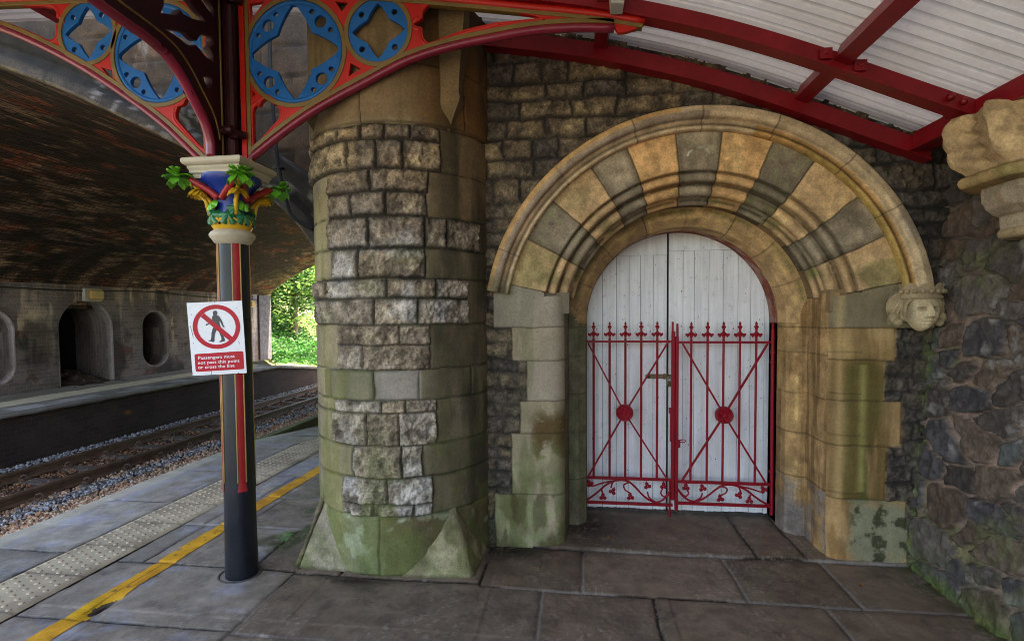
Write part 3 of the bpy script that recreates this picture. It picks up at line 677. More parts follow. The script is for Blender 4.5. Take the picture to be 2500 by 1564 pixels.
# ================================================================== wall with the round arch
AX, AZ = .762, 1.50
WY = 3.5
def make_arch_wall():
    t = thing('arched_stone_wall', (AX, WY, 0), 'coursed stone wall with a moulded round archway of alternating tan and grey stones', 'wall')
    xs = np.arange(-.72, 2.40, .0066); zs = np.arange(-.02, 3.62, .0066)
    X, Z = np.meshgrid(xs, zs, indexing='ij')
    w1 = (fbm(X, Z, 0, 7, 4, 301)-.5)*.06; w2 = (fbm(X, Z, 0, 7, 4, 302)-.5)*.040
    x, z = X+w1, Z+w2
    r = np.hypot(X-AX, Z-AZ); ang = np.degrees(np.arctan2(Z-AZ, X-AX))
    # coursed rubble
    edge = np.full(X.shape, .05); bid = np.zeros(X.shape)
    z0 = 0.0; k = 0; rr = random.Random(5)
    while z0 < 3.7:
        hgt = rr.uniform(.075, .125) if z0 < 2.0 else rr.uniform(.09, .17)
        js = [-.9+rr.uniform(0, .2)]
        while js[-1] < 2.6: js.append(js[-1]+(rr.uniform(.13, .30) if z0 < 2 else rr.uniform(.17, .42)))
        js = np.array(js); m = (z >= z0) & (z < z0+hgt); i = np.clip(np.searchsorted(js, x)-1, 0, len(js)-2)
        e = np.minimum(np.minimum(z-z0, z0+hgt-z), np.minimum(x-js[i], js[i+1]-x))
        edge = np.where(m, e, edge); bid = np.where(m, k*37+i, bid); z0 += hgt; k += 1
    rough = np.ones(X.shape)
    q = [(-.56, -.0, 1.49, 1.80), (-.435, -.0, 1.27, 1.49), (-.34, 0, .995, 1.27), (-.385, 0, .775, .995), (-.443, 0, .36, .775), (-.56, 0, -.1, .36),
         (1.45, 1.97, 1.48, 1.75), (1.45, 1.945, 1.277, 1.48), (1.45, 1.885, 1.022, 1.277), (1.45, 1.985, .742, 1.022), (1.45, 1.907, .405, .742), (1.45, 2.03, -.1, .405)]
    xq = X+(fbm(X, Z, 0, 10, 3, 303)-.5)*.012; zq = Z+(fbm(X, Z, 0, 10, 3, 304)-.5)*.012
    for n, (a, b, c0, c1) in enumerate(q):
        m = (xq >= a) & (xq < b) & (zq >= c0) & (zq < c1)
        e = np.minimum(np.minimum(zq-c0, c1-zq), (xq-a) if a < 0 else (b-xq))
        edge = np.where(m, e, edge); rough = np.where(m, 0, rough); bid = np.where(m, 5000+n, bid)
    n1 = fbm(X, Z, bid*1.7, 11, 5, 311, .55); n2 = fbm(X, Z, bid*.7, 34, 4, 312, .6)
    jm_ = .25+.75*sst(.40, .58, fbm(X, Z, 0, 4.5, 3, 315)); t1 = 1-jm_*(1-sst(0, .016, edge))
    ridge = 1-np.abs(2*fbm(X, Z, bid*2.3, 9, 4, 313)-1)
    h = rough*(t1*(.002+.016*n1+.014*(ridge-.5)+.016*(ctr(n2)-.5))-.008*(1-t1)) + (1-rough)*(.004-.008*(1-sst(.002, .009, edge))+(n2-.5)*.004)
    # rounded arris of the jambs
    jl = AX-.845; jr = AX+.815; rad = .10
    dj = np.where(X < AX, jl-X, X-jr)
    rnd = np.where((Z < 1.72) & (dj < rad), rad-np.sqrt(np.maximum(0, rad**2-(rad-np.clip(dj, 0, rad))**2)), 0)
    lump = (fbm(X, Z, 0, 14, 4, 305)-.5)*.05*np.exp(-Z/.22)*np.exp(-np.maximum(0, dj)/.12)*(rough < .5)
    under = (ang > 12) & (ang < 167) & (r < 1.362)
    Y = WY-h+rnd+lump+.035*under
    Y = np.where(Z > 3.2, Y, Y)
    keep = (r > 1.02) | (Z < AZ+.02) | (ang < 12) | (ang > 167)
    keep &= (dj > .002) | (Z > 1.71); keep &= ~((r < 1.0) & (Z > 1.70))
    keep &= ~((X > 2.075+.078*Z) )
    hh = _h(bid.astype(np.int64), bid.astype(np.int64)*0+3, bid.astype(np.int64)*0, 19)
    f5 = fbm(X, Z, 2, 5, 5, 321); f14 = fbm(X, Z, 2, 15, 5, 322, .62); f3 = fbm(X, Z, 7, 2.5, 4, 323)
    cr = mixc(np.array(S(126, 108, 84)), np.array(S(84, 76, 70)), hh); cr = mixc(cr, np.array(S(60, 52, 46)), .65*sst(.48, .64, f14))
    cr = mixc(cr, np.array(S(164, 142, 104)), .55*sst(.56, .7, f5)*sst(2.2, 2.7, Z)*(X < 1.2))
    cr = mixc(cr, np.array(S(58, 54, 50)), .55*sst(1.6, 1.9, X)); cr = mixc(cr, np.array(S(112, 104, 96)), .4*sst(.56, .7, f5)*(X > 1.6))
    cr = mixc(cr, np.array(S(52, 50, 54)), .8*jm_*(1-sst(.002, .013, edge)))
    cr = mixc(cr, np.array(S(50, 44, 38)), .6*(1-sst(.004, .035, edge+.04*(f14-.5))))
    lowl = (X < 0)*np.exp(-Z/.6); cr = mixc(cr, np.array(S(84, 90, 58)), .55*np.clip(lowl, 0, 1)*sst(.35, .6, f5))
    # quoins left: grey green with brown stain; right: tan with green run
    cl = mixc(np.array(S(166, 150, 122)), np.array(S(138, 126, 100)), f5); cl = mixc(cl, np.array(S(160, 146, 128)), .7*(bid == 5002)+.4*(bid == 5001))
    cl = mixc(cl, np.array(S(86, 64, 24)), .9*sst(.40, .50, f5*.5+f14*.5)*sst(.34, .46, Z)*(1-sst(.86, .98, Z))*sst(-.34, -.26, X+.08*(f14-.5)))
    cl = mixc(cl, np.array(S(150, 158, 112)), .7*sst(.44, .56, f14)*(1-sst(.4, .75, Z))); cl = mixc(cl, np.array(S(84, 88, 40)), .8*sst(.44, .58, fbm(X*2.5, Z*.9, 1, 4, 5, 329))*(1-sst(.25, .75, Z))); cl = mixc(cl, np.array(S(70, 56, 32)), .7*sst(.56, .66, fbm(X*2, Z*.8, 6, 6, 5, 330))*(Z < .36)); cl = mixc(cl, np.array(S(104, 104, 66)), .5*sst(.48, .62, fbm(X*3, Z*.7, 3, 3, 4, 332)))
    cl = mixc(cl, np.array(S(150, 142, 128)), .5*(Z > 1.49))
    ctn = mixc(np.array(S(178, 138, 90)), np.array(S(150, 122, 88)), f5); ctn = mixc(ctn, np.array(S(124, 88, 46)), .6*sst(.5, .65, fbm(X*4, Z*.6, 0, 4, 4, 325)))
    ctn = mixc(ctn, np.array(S(196, 166, 112)), .5*sst(1.27, 1.3, Z)*sst(.35, .6, f3))
    gz = np.exp(-((X-1.77)/.11)**2)*sst(.30, .5, fbm(X*6, Z*.8, 0, 2, 4, 326)+.1)*(1-sst(1.2, 1.36, Z))*sst(.36, .42, Z)
    ctn = mixc(ctn, np.array(S(74, 78, 30)), .9*np.clip(gz*1.5, 0, 1)); ctn = mixc(ctn, np.array(S(112, 84, 48)), .55*sst(.48, .62, fbm(X*9, Z*.8, 5, 2, 4, 333))*(Z > .4)); ctn = mixc(ctn, np.array(S(170, 160, 96)), .5*np.exp(-((X-1.76)/.022)**2)*(Z < 1.25)*(Z > .45))
    ctn = mixc(ctn, np.array(S(122, 112, 88)), .85*(Z > 1.482)); ctn = mixc(ctn, np.array(S(126, 130, 104)), .8*(Z < .405)*sst(.36, .5, f5)*sst(1.63, 1.75, X))
    ctn = mixc(ctn, np.array(S(46, 48, 26)), .85*(Z < .38)*sst(.50, .60, f14)*sst(1.66, 1.74, X)); ctn = mixc(ctn, np.array(S(92, 104, 62)), .6*(Z < .40)*sst(.46, .58, f3)); ctn = mixc(ctn, np.array(S(190, 160, 108)), .45*np.exp(-((X-1.63-.02*(fbm(X, Z, 0, 4, 3, 327)-.5))/.018)**2)*(Z > .4))
    cs = np.where((X < AX)[..., None], cl, ctn)
    cs = mixc(cs, np.array(S(58, 48, 32)), .7*(1-sst(.001, .006, edge)))
    for a in (1.326, 1.068, .808, .441):
        cs = mixc(cs, np.array(S(70, 52, 30)), .6*np.exp(-((Z-a-.012*(fbm(X, Z, 0, 6, 2, 328)-.5))/.004)**2)*(X > AX)*(X < 1.75))
    c = mixc(cs, cr, rough)
    c = mixc(c, np.array(S(96, 104, 48)), .6*np.exp(-((X-2.06-.05*Z)/.03)**2)*(Z < 1.5)*sst(.4, .6, f14))
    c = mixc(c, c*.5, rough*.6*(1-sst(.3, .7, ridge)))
    c = c*np.where(rough > 0, .66+.68*ctr(n2), .86+.28*n2)[..., None]
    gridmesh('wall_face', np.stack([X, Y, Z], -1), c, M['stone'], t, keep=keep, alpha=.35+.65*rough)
    # --- swept profiles
    def sweep(name, prof, a0, a1, colf, n=150, mat='stonesm', jit=.004, below=False, zb=0.0, side=0):
        pf = []
        for i in range(len(prof)-1):
            (r0, y0), (r1, y1) = prof[i], prof[i+1]; m = max(2, int(math.hypot(r1-r0, y1-y0)/.006))
            for j in range(m): pf.append((r0+(r1-r0)*j/m, y0+(y1-y0)*j/m))
        pf.append(prof[-1]); pr = np.array([p[0] for p in pf]); py = np.array([p[1] for p in pf])
        if not below:
            th = np.radians(np.linspace(a0, a1, n)); T, I = np.meshgrid(th, np.arange(len(pr)), indexing='ij')
            rr_, yy = pr[I], py[I]
            Xp = AX+rr_*np.cos(T); Zp = AZ+rr_*np.sin(T)*.993; L = np.degrees(T)
        else:
            zz = np.linspace(zb, a1, n); T, I = np.meshgrid(zz, np.arange(len(pr)), indexing='ij'); rr_, yy = pr[I], py[I]
            Xp = AX+side*rr_; Zp = T; L = T
        nn = fbm(Xp*1.0, yy, Zp, 11, 4, 331)-.5
        c, dy = colf(L, rr_, yy, Xp, Zp)
        Yp = yy+nn*jit*2+dy
        rad_ = rr_; 
        gridmesh(name, np.stack([Xp, Yp, Zp], -1), c, M[mat], t)
    J = [12, 26.3, 39.8, 55.7, 68.6, 83, 96.5, 111, 123, 138, 152, 167]
    def vcol(L, rr_, yy, Xp, Zp):
        j = np.array(J); Lw = L+(fbm(Xp, Zp, yy, 14, 3, 341)-.5)*.7
        i = np.clip(np.searchsorted(j, Lw)-1, 0, len(J)-2); dd = np.minimum(Lw-j[i], j[i+1]-Lw)*PI/180*rr_
        f5 = fbm(Xp, Zp, yy+i*2, 6, 5, 342); f14 = fbm(Xp, Zp, yy+i, 18, 5, 343, .62)
        tan = mixc(np.array(S(196, 158, 112)), np.array(S(180, 150, 114)), f5)
        tan = mixc(tan, np.array(S(208, 160, 106)), .8*((i == 6) | (i == 4)))
        st = sst(.52, .72, fbm(Xp*18, Zp*1.5, i, 1, 4, 344)); tan = mixc(tan, np.array(S(222, 184, 128)), .6*st*((i == 4) | (i == 2)))
        tan = mixc(tan, np.array(S(128, 126, 74)), .55*sst(.48, .62, f5)*np.clip((i == 0)*1.0+(i == 10)+(i == 8)*.5, 0, 1))
        gry = mixc(np.array(S(160, 143, 118)), np.array(S(132, 117, 97)), sst(.35, .65, f5)); gry = mixc(gry, np.array(S(98, 84, 66)), .7*(1-sst(.01, .05, dd))*sst(.35, .55, f14)); gry = mixc(gry, np.array(S(118, 120, 84)), .4*((i == 9) | (i == 3))*sst(.45, .6, f14))
        c = np.where((i % 2 == 0)[..., None], tan, gry)
        low = sst(.85, .97, (1-rr_)+.0*rr_); 
        # shadow lines between the mouldings painted in: dark along fixed radii
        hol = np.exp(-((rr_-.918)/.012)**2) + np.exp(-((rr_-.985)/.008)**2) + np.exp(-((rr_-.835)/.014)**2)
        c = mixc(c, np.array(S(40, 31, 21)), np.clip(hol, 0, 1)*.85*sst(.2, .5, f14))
        c = mixc(c, np.array(S(86, 84, 40)), .5*sst(.56, .68, f5)*(rr_ < .9))
        jm = 1-sst(.0015, .007, dd); c = mixc(c, np.array(S(52, 44, 32)), .8*jm)
        stain = np.exp(-(((Xp-AX)/.075)**2+((Zp-2.585)/.045)**2)); ringm = np.exp(-((np.hypot((Xp-AX-.005)/1., (Zp-2.555)/1.)-.072)/.006)**2)*(Zp > 2.57)
        c = mixc(c, np.array(S(210, 212, 204)), .8*ringm*sst(.3, .6, f14)*(rr_ > 1.0))
        gdy = .006*jm + .007*((i % 2) == 1)*0 + (f14-.5)*.008*((i % 2) == 1)
        return c*(.72+.56*ctr(f14))[..., None], gdy
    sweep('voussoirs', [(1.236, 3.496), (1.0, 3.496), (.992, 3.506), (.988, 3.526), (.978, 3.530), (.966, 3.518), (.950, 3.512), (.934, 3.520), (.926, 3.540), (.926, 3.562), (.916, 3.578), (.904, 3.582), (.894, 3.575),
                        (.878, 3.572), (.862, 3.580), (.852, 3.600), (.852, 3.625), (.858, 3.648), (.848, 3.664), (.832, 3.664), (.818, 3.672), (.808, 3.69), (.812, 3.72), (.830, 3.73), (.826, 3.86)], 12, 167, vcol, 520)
    def hcol(L, rr_, yy, Xp, Zp):
        j = np.array([5, 32, 49, 70, 89.5, 108, 131.5, 158, 175]); i = np.clip(np.searchsorted(j, L)-1, 0, len(j)-2); dd = np.minimum(np.abs(L-j[i]), np.abs(j[i+1]-L))*PI/180*rr_
        f5 = fbm(Xp, Zp, yy+i, 6, 5, 352); f14 = fbm(Xp, Zp, yy, 18, 5, 353, .62)
        c = mixc(np.array(S(204, 176, 134)), np.array(S(188, 164, 136)), f5)
        c = mixc(c, np.array(S(198, 148, 84)), .7*((L > 95))*sst(1.325, 1.345, rr_+.02*(f14-.5)))
        c = mixc(c, np.array(S(142, 124, 110)), .7*(L > 88)*sst(1.345, 1.325, rr_+.03*(f5-.5))*(rr_ > 1.29))
        c = mixc(c, np.array(S(192, 138, 60)), .7*(L < 75)*(rr_ < 1.285)); c = mixc(c, np.array(S(60, 48, 40)), .8*np.exp(-((rr_-1.268)/.010)**2))  # dark line in the hood hollow is painted shadow
        c = mixc(c, np.array(S(96, 96, 70)), .7*(sst(163, 170, L))); c = mixc(c, np.array(S(150, 140, 74)), .45*(rr_ < 1.25)*(L < 60))
        c = mixc(c, np.array(S(126, 112, 104)), .5*(L < 40)*sst(.5, .62, f5)*(rr_ > 1.3))
        c = mixc(c, np.array(S(60, 52, 36)), .7*(1-sst(.0015, .006, dd)))
        return c*(.74+.52*ctr(f14))[..., None], 0.0
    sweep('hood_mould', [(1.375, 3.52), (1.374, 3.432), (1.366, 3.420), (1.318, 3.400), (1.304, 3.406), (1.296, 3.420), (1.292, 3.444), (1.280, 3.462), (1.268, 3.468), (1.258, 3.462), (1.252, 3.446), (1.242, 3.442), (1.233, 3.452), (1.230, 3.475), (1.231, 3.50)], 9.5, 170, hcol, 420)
    def icol(L, rr_, yy, Xp, Zp):
        j = np.array([0, 22, 44, 66, 90, 112, 136, 158, 180]); i = np.clip(np.searchsorted(j, L)-1, 0, 7); dd = np.minimum(np.abs(L-j[i]), np.abs(j[i+1]-L))*PI/180*rr_
        f5 = fbm(Xp, Zp, yy+i, 7, 5, 362); f14 = fbm(Xp, Zp, yy, 18, 5, 363)
        c = mixc(np.array(S(194, 154, 104)), np.array(S(168, 138, 100)), f5); c = mixc(c, np.array(S(216, 176, 110)), .5*np.exp(-((rr_-.752)/.012)**2)*sst(.35, .6, f14))
        c = mixc(c, np.array(S(92, 98, 44)), .6*np.exp(-((rr_-.80)/.02)**2)*sst(.42, .56, f5)); c = mixc(c, np.array(S(120, 96, 70)), .5*(L > 110))
        c = mixc(c, np.array(S(60, 48, 30)), .75*(1-sst(.0015, .006, dd)))
        return c*(.74+.52*ctr(f14))[..., None], 0.0
    sweep('inner_arch', [(.832, 3.85), (.758, 3.852), (.752, 3.858), (.712, 3.905), (.700, 3.915), (.694, 3.99), (.692, 4.06)], 0, 180, icol, 260)
    # jambs below the springing
    def jcol(side):
        def f(L, rr_, yy, Xp, Zp):
            f5 = fbm(Xp*2, Zp, yy, 6, 5, 372); f14 = fbm(Xp, Zp, yy, 18, 5, 373); f3 = fbm(Xp, Zp, yy, 2.6, 3, 374)
            if side > 0:
                c = mixc(np.array(S(182, 142, 92)), np.array(S(146, 116, 80)), f5); c = mixc(c, np.array(S(100, 72, 42)), .6*sst(.5, .62, fbm(Xp*9, Zp*.8, yy*9, 2, 4, 375)))
                c = mixc(c, np.array(S(212, 176, 112)), .55*np.exp(-((rr_-.752)/.01)**2)*sst(.4, .6, f14)); c = mixc(c, np.array(S(124, 116, 112)), .8*(Zp < .42)*sst(.35, .55, f5))
                js = (1.477, 1.30, 1.02, .74, .43)
            else:
                c = mixc(np.array(S(122, 112, 90)), np.array(S(92, 86, 66)), f5); c = mixc(c, np.array(S(86, 90, 56)), .4*sst(.5, .62, f3)); js = (1.48, 1.27, .99, .71, .36)
            for a in js: c = mixc(c, np.array(S(48, 38, 26)), .7*np.exp(-((Zp-a-.008*(f14-.5))/.004)**2))
            return c*(.74+.52*ctr(f14))[..., None], (fbm(Xp, Zp, yy, 16, 4, 376)-.5)*.02*(Zp < .4)
        return f
    for sd in (-1, 1):
        e0 = .845 if sd < 0 else .815
        sweep('jamb', [(e0+.05, 3.519), (e0+.03, 3.533), (e0+.015, 3.551), (e0+.006, 3.569), (e0+.001, 3.585), (e0-.001, 3.603), (.834 if sd < 0 else .810, 3.66), (.826 if sd < 0 else .812, 3.85), (.758, 3.852), (.752, 3.858), (.712, 3.905), (.700, 3.915), (.694, 3.99), (.692, 4.06)], 0, 1.70, jcol(sd), 200, below=True, zb=-.02, side=sd)
    # impost returns between the roll mouldings and the plain jamb
    im = paint('impost_stone', S(112, 100, 80, .9), .9, .3, .4, dirt=S(70, 60, 44), dirt_amt=.6)
    im2 = paint('impost_tan_stone', S(138, 112, 76, .9), .9, .3, .4, dirt=S(84, 66, 44), dirt_amt=.6)
    for a_, b_ in ((AX-.99, AX-.815), (AX+.815, AX+.99)):
        b = MB(); b.box((a_, 3.535, 1.58), (b_, 3.86, 1.72)); b.build('impost', im if a_ < AX else im2, t)
    # door recess: brick reveal behind the inner order
    yb = np.linspace(4.06, 4.30, 12); rv = .70
    for nm, T in (('brick_reveal', np.concatenate([[-1.53+i*.05 for i in range(31)], np.linspace(0, PI, 90), [PI+.05*i for i in range(1, 32)]])),):
        T = np.array(T); A, Yg = np.meshgrid(T, yb, indexing='ij')
        th = np.clip(A, 0, PI); Xp = AX+rv*np.cos(th); Zp = AZ+rv*np.sin(th)
        Zp = np.where(A < 0, AZ+A*1.0, np.where(A > PI, AZ-(A-PI)*1.0, Zp))
        u = np.where(A < 0, A, np.where(A > PI, PI*rv+(A-PI), A*rv))
        f = fbm(Yg, u, 0, 9, 4, 381); c = mixc(np.array(S(150, 74, 56)), np.array(S(110, 70, 56)), f); c = mixc(c, np.array(S(176, 160, 150)), .5*sst(.5, .65, fbm(Yg, u, 1, 14, 4, 382)))
        gridmesh(nm, np.stack([Xp, Yg, Zp], -1), c, M['brick'], t, uv=np.stack([u*1.0, Yg*.45], -1))
    # mass of the wall behind its face; unseen upper block added against sun leaks
    b = MB(); bm = paint('wall_core', S(70, 62, 54), .9, .3, .3)
    b.box((-.72, 4.05, -.02), (AX-.69, 4.8, 3.6)); b.box((AX+.70, 4.05, -.02), (3.2, 4.8, 3.6)); b.box((AX-.69, 4.05, 2.21), (AX+.70, 4.8, 3.6)); b.box((AX-.69, 4.31, -.02), (AX+.70, 4.8, 2.21)); b.box((-.60, 3.62, 3.605), (6, 4.8, 6.4))
    b.build('core', bm, t)
    return t
AW = make_arch_wall()

# ---- carved crowned head at the right end of the hood
def make_head(t):
    cx, cy, cz = 2.012, 3.43, 1.60
    nu, nv = 110, 120
    u = np.linspace(-PI, 0, nu); v = np.linspace(-PI/2, PI/2, nv)   # front half: y negative
    U, W = np.meshgrid(u, v, indexing='ij')
    lx, ly, lz = np.cos(U)*np.cos(W), np.sin(U)*np.cos(W), np.sin(W)
    a, b_, c_ = .088, .095, .118
    x = lx*a*(1-.22*np.clip(-lz, 0, 1)**2); y = ly*b_; z = lz*c_
    def bump(px, pz, sx, sz, h): return h*np.exp(-((x-px)/sx)**2-((z-pz)/sz)**2)
    front = np.clip(-ly, 0, 1)
    d = bump(0, -.002, .012, .034, .032)+bump(0, -.024, .017, .011, .018)            # nose
    d += bump(0, -.054, .022, .006, .011)+bump(0, -.070, .019, .007, .010)-bump(0, -.0615, .026, .004, .011)   # mouth
    d += bump(0, -.096, .024, .016, .008)                                              # chin
    for sx in (-1, 1):
        d += bump(sx*.034, .032, .024, .007, .012)-bump(sx*.033, .014, .020, .012, .024)+bump(sx*.033, .012, .012, .006, .014)   # brow, socket, eye
        d += bump(sx*.044, -.026, .022, .022, .006)
    x = x+lx*d*front*.3; y = y-d*front; 
    P = np.stack([cx+x, cy-.045+y, cz-.02+z], -1)
    f = fbm(P[..., 0], P[..., 1], P[..., 2], 22, 4, 401)
    c = mixc(np.array(S(206, 186, 148)), np.array(S(176, 156, 122)), f)
    h = part('head_stop', (cx, cy, cz), t)
    c = mixc(c, np.array(S(70, 58, 42)), np.clip(-d/.016, 0, 1)*.8*front)  # face shading painted into the colour: sockets, mouth, under nose, cheek sides
    c = mixc(c, np.array(S(86, 72, 54)), .6*np.exp(-((z+.036)/.006)**2-((np.abs(x)-.014)/.008)**2)*front)
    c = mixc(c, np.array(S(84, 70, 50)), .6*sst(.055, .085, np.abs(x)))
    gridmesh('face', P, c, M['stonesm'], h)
    # hair: wavy locks swept to each side
    V, F, C = [], [], []
    b = MB()
    for sx in (-1, 1):
        for k in range(7):
            r0 = .070+.009*k
            pts = []
            for i in range(14):
                s_ = i/13; ang = R(82)-s_*R(150)
                rr_ = r0+.030*s_+.010*math.sin(s_*7+k)
                pts.append((cx+sx*(rr_*math.cos(ang)+.012), cy-.088+.012*k+.050*s_, cz-.012+.085*math.sin(ang)*(1-.15*s_)+.006*k*(1-s_)))
            b.tube(pts, [.015*(1-.35*(i/13)) for i in range(14)], 7)
        b.ball((cx+sx*.130, cy-.02, cz-.055), .030, 6, (1, 1, 1.1)); b.ball((cx+sx*.112, cy-.03, cz-.085), .026, 6)
    for k in range(9): 
        a = R(20+k*17.5); b.tube([(cx+.080*math.cos(a)*(.9+.1*j), cy-.105+.03*abs(math.cos(a)), cz+.048+.05*math.sin(a)*(j/4.)) for j in range(5)], .011, 6)
    o = b.build('hair', None, h, True); me = o.data
    pts = np.array([v.co for v in me.vertices]); f = fbm(pts[:, 0], pts[:, 1], pts[:, 2], 30, 3, 402)
    def colr(o, a, b2, sd=403, fr=30):
        me = o.data; pts = np.array([v.co[:] for v in me.vertices]); f = fbm(pts[:, 0], pts[:, 1], pts[:, 2], fr, 4, sd)
        at = me.color_attributes.new('Col', 'FLOAT_COLOR', 'POINT'); c4 = np.ones((len(pts), 4), np.float32); c4[:, :3] = mixc(np.array(a), np.array(b2), f); at.data.foreach_set('color', c4.ravel())
        me.materials.clear(); me.materials.append(M['stonesm'])
    colr(o, S(186, 164, 126), S(104, 88, 64))
    # crown: band with leaf points
    b = MB(); n = 40
    prof = []
    for k in range(n+1):
        a = -PI+PI*k/n; sp = abs(math.sin(a*4.5)); top = .030+.034*(sp**.7)
        prof.append((a, top))
    v = []
    for a, top in prof:
        for r_, zz in ((.098, .050), (.104, .058), (.104, .070), (.100, .078), (.112, .050+top+.03), (.106, .050+top+.03), (.090, .075), (.088, .05)):
            v.append((cx+r_*math.cos(a)*1.04, cy-.035+r_*.9*math.sin(a), cz+zz))
    K = 8; b.add(v, [(i*K+k, i*K+(k+1) % K, (i+1)*K+(k+1) % K, (i+1)*K+k) for i in range(n) for k in range(K)])
    for k in range(9):
        a = -PI+PI*(k+.5)/9
        b.ball((cx+.116*math.cos(a), cy-.04+.105*math.sin(a)*.95, cz+.096), .013, 5)
    o = b.build('crown', None, h); colr(o, S(172, 150, 116), S(128, 110, 86))
    # backing block
    b = MB(); b.box((cx-.12, cy-.005, cz-.12), (cx+.13, cy+.09, cz+.10), .02); o = b.build('block', None, h); colr(o, S(150, 136, 104), S(112, 104, 80))
    return colr
colr = make_head(AW)

# ================================================================== rubble wall on the right
def make_rubble():
    t = thing('rubble_wall', (2.1, 2.5, 0), 'rough rubble wall of dark purple-brown stones with pink mortar at right', 'wall')
    ys = np.arange(1.2, 3.53, .0068); zs = np.arange(-.02, 2.50, .0068)
    Y, Z = np.meshgrid(ys, zs, indexing='ij')
    rr = np.random.default_rng(11)
    pts = []
    while len(pts) < 190:
        best = None
        for _ in range(12):
            q = np.array([rr.uniform(1.0, 3.75), rr.uniform(-.15, 2.65)])
            d = min([np.hypot(*((q-p)*np.array([.85, 1.4]))) for p in pts], default=9)
            if best is None or d > best[0]: best = (d, q)
        pts.append(best[1])
    S_ = np.array(pts); w = np.random.default_rng(3).uniform(-.075, .06, len(S_))
    ta = .22   # stones lie tilted
    yw = Y+(fbm(Y, Z, 0, 5, 4, 411)-.5)*.10; zw = Z+(fbm(Y, Z, 0, 5, 4, 412)-.5)*.10+ta*(Y-2.5)*.6
    D1 = np.full(Y.shape, 9.); D2 = np.full(Y.shape, 9.); ID = np.zeros(Y.shape, int)
    for k, (py, pz) in enumerate(S_):
        ay = np.abs(yw-py)*.85; az_ = np.abs(zw-pz-ta*(py-2.5)*.6)*1.5; d = .45*np.hypot(ay, az_)+.5*np.maximum(ay, az_)+w[k]*.8
        c1 = d < D1; D2 = np.where(c1, D1, np.minimum(D2, d)); ID = np.where(c1, k, ID); D1 = np.where(c1, d, D1)
    e = D2-D1
    n1 = fbm(Y, Z, ID*1.3, 8, 5, 413, .55); n2 = fbm(Y, Z, ID*.6, 30, 4, 414, .6)
    mw = .009+.030*ctr(fbm(Y, Z, 0, 5, 4, 415), 2.2)
    st = sst(mw*.85, mw*1.15, e)
    fac = 1-np.abs(2*fbm(Y, Z, ID*1.9, 7, 3, 416)-1)
    h = st*(.012+.022*(n1-.25)+.012*(fac-.5)+.011*(ctr(n2)-.5)) + (1-st)*((n2-.5)*.010-.010)
    tl = (_h(ID, ID*0+1, ID*0, 5)-.5)*.16; X0 = 2.045+.078*Z
    X = X0-h+tl*(Y-S_[ID, 0])*.5*st
    hh = _h(ID, ID*0+3, ID*0, 29); hb = _h(ID, ID*0+7, ID*0, 31)
    f5 = fbm(Y, Z, 2, 5, 5, 421); f14 = fbm(Y, Z, 2, 15, 5, 422, .62)
    c = mixc(np.array(S(98, 88, 80)), np.array(S(60, 52, 48)), hh); c = mixc(c, np.array(S(92, 72, 56)), .6*(hb > .72)); c = mixc(c, np.array(S(70, 66, 68)), .7*(hb < .22)); c = mixc(c, np.array(S(84, 88, 84)), .6*((hb > .3) & (hb < .42)))
    c = mixc(c, c*.66, .5*sst(.5, .62, f14)); c = mixc(c, np.array(S(150, 142, 136)), .45*sst(.58, .7, f5)*sst(.45, .6, f14))
    mort = mixc(np.array(S(150, 120, 102)), np.array(S(116, 104, 94)), f5); mort = mixc(mort, np.array(S(104, 88, 76)), .5*sst(.45, .6, f14)); mort = mixc(mort, np.array(S(74, 68, 60)), .7*sst(1.4, 1.9, Z))
    mort = mixc(mort, np.array(S(104, 104, 56)), .55*sst(.62, .72, fbm(Y, Z, 4, 3, 4, 425)))
    c = mixc(mort, c, st)
    c = mixc(c, c*.42, .85*np.exp(-((e-mw*1.0)/.006)**2)*sst(.30, .5, f14))  # dark shadow line round each stone painted into the colour
    c = mixc(c, np.array(S(96, 98, 62)), .45*sst(.55, .66, fbm(Y, Z, 8, 2.2, 5, 427))*sst(.42, .6, f14))
    ms = np.exp(-np.maximum(0, Z)/.10)*sst(.36, .55, fbm(Y, Z, 0, 9, 4, 426)+.2*np.exp(-Z/.05)); c = mixc(c, np.array(S(72, 84, 34)), np.clip(ms, 0, 1)*.85)
    c = mixc(c, np.array(S(92, 102, 44)), .7*np.exp(-((Y-3.47)/.018)**2)*sst(.45, .6, f14)*(Z < 1.5))
    c = c*(.76+.48*ctr(n2))[..., None]
    gridmesh('wall_face', np.stack([X, Y, Z], -1), c, M['rubble'], t, alpha=np.full(Y.shape, .85))
    b = MB(); b.box((2.34, -6, -.02), (5.5, 4.0, 2.75)); b.box((2.16, -6, -.02), (2.34, 1.22, 2.5)); b.box((2.28, 1.2, 2.40), (2.34, 3.52, 2.47))  # large unseen backing block, added and sized to control the sun
    b.build('core', paint('rubble_core', S(64, 56, 52), .9, .3, .4), t)
    # ---- corbel
    k = part('corbel', (2.1, 2.83, 2.2), t)
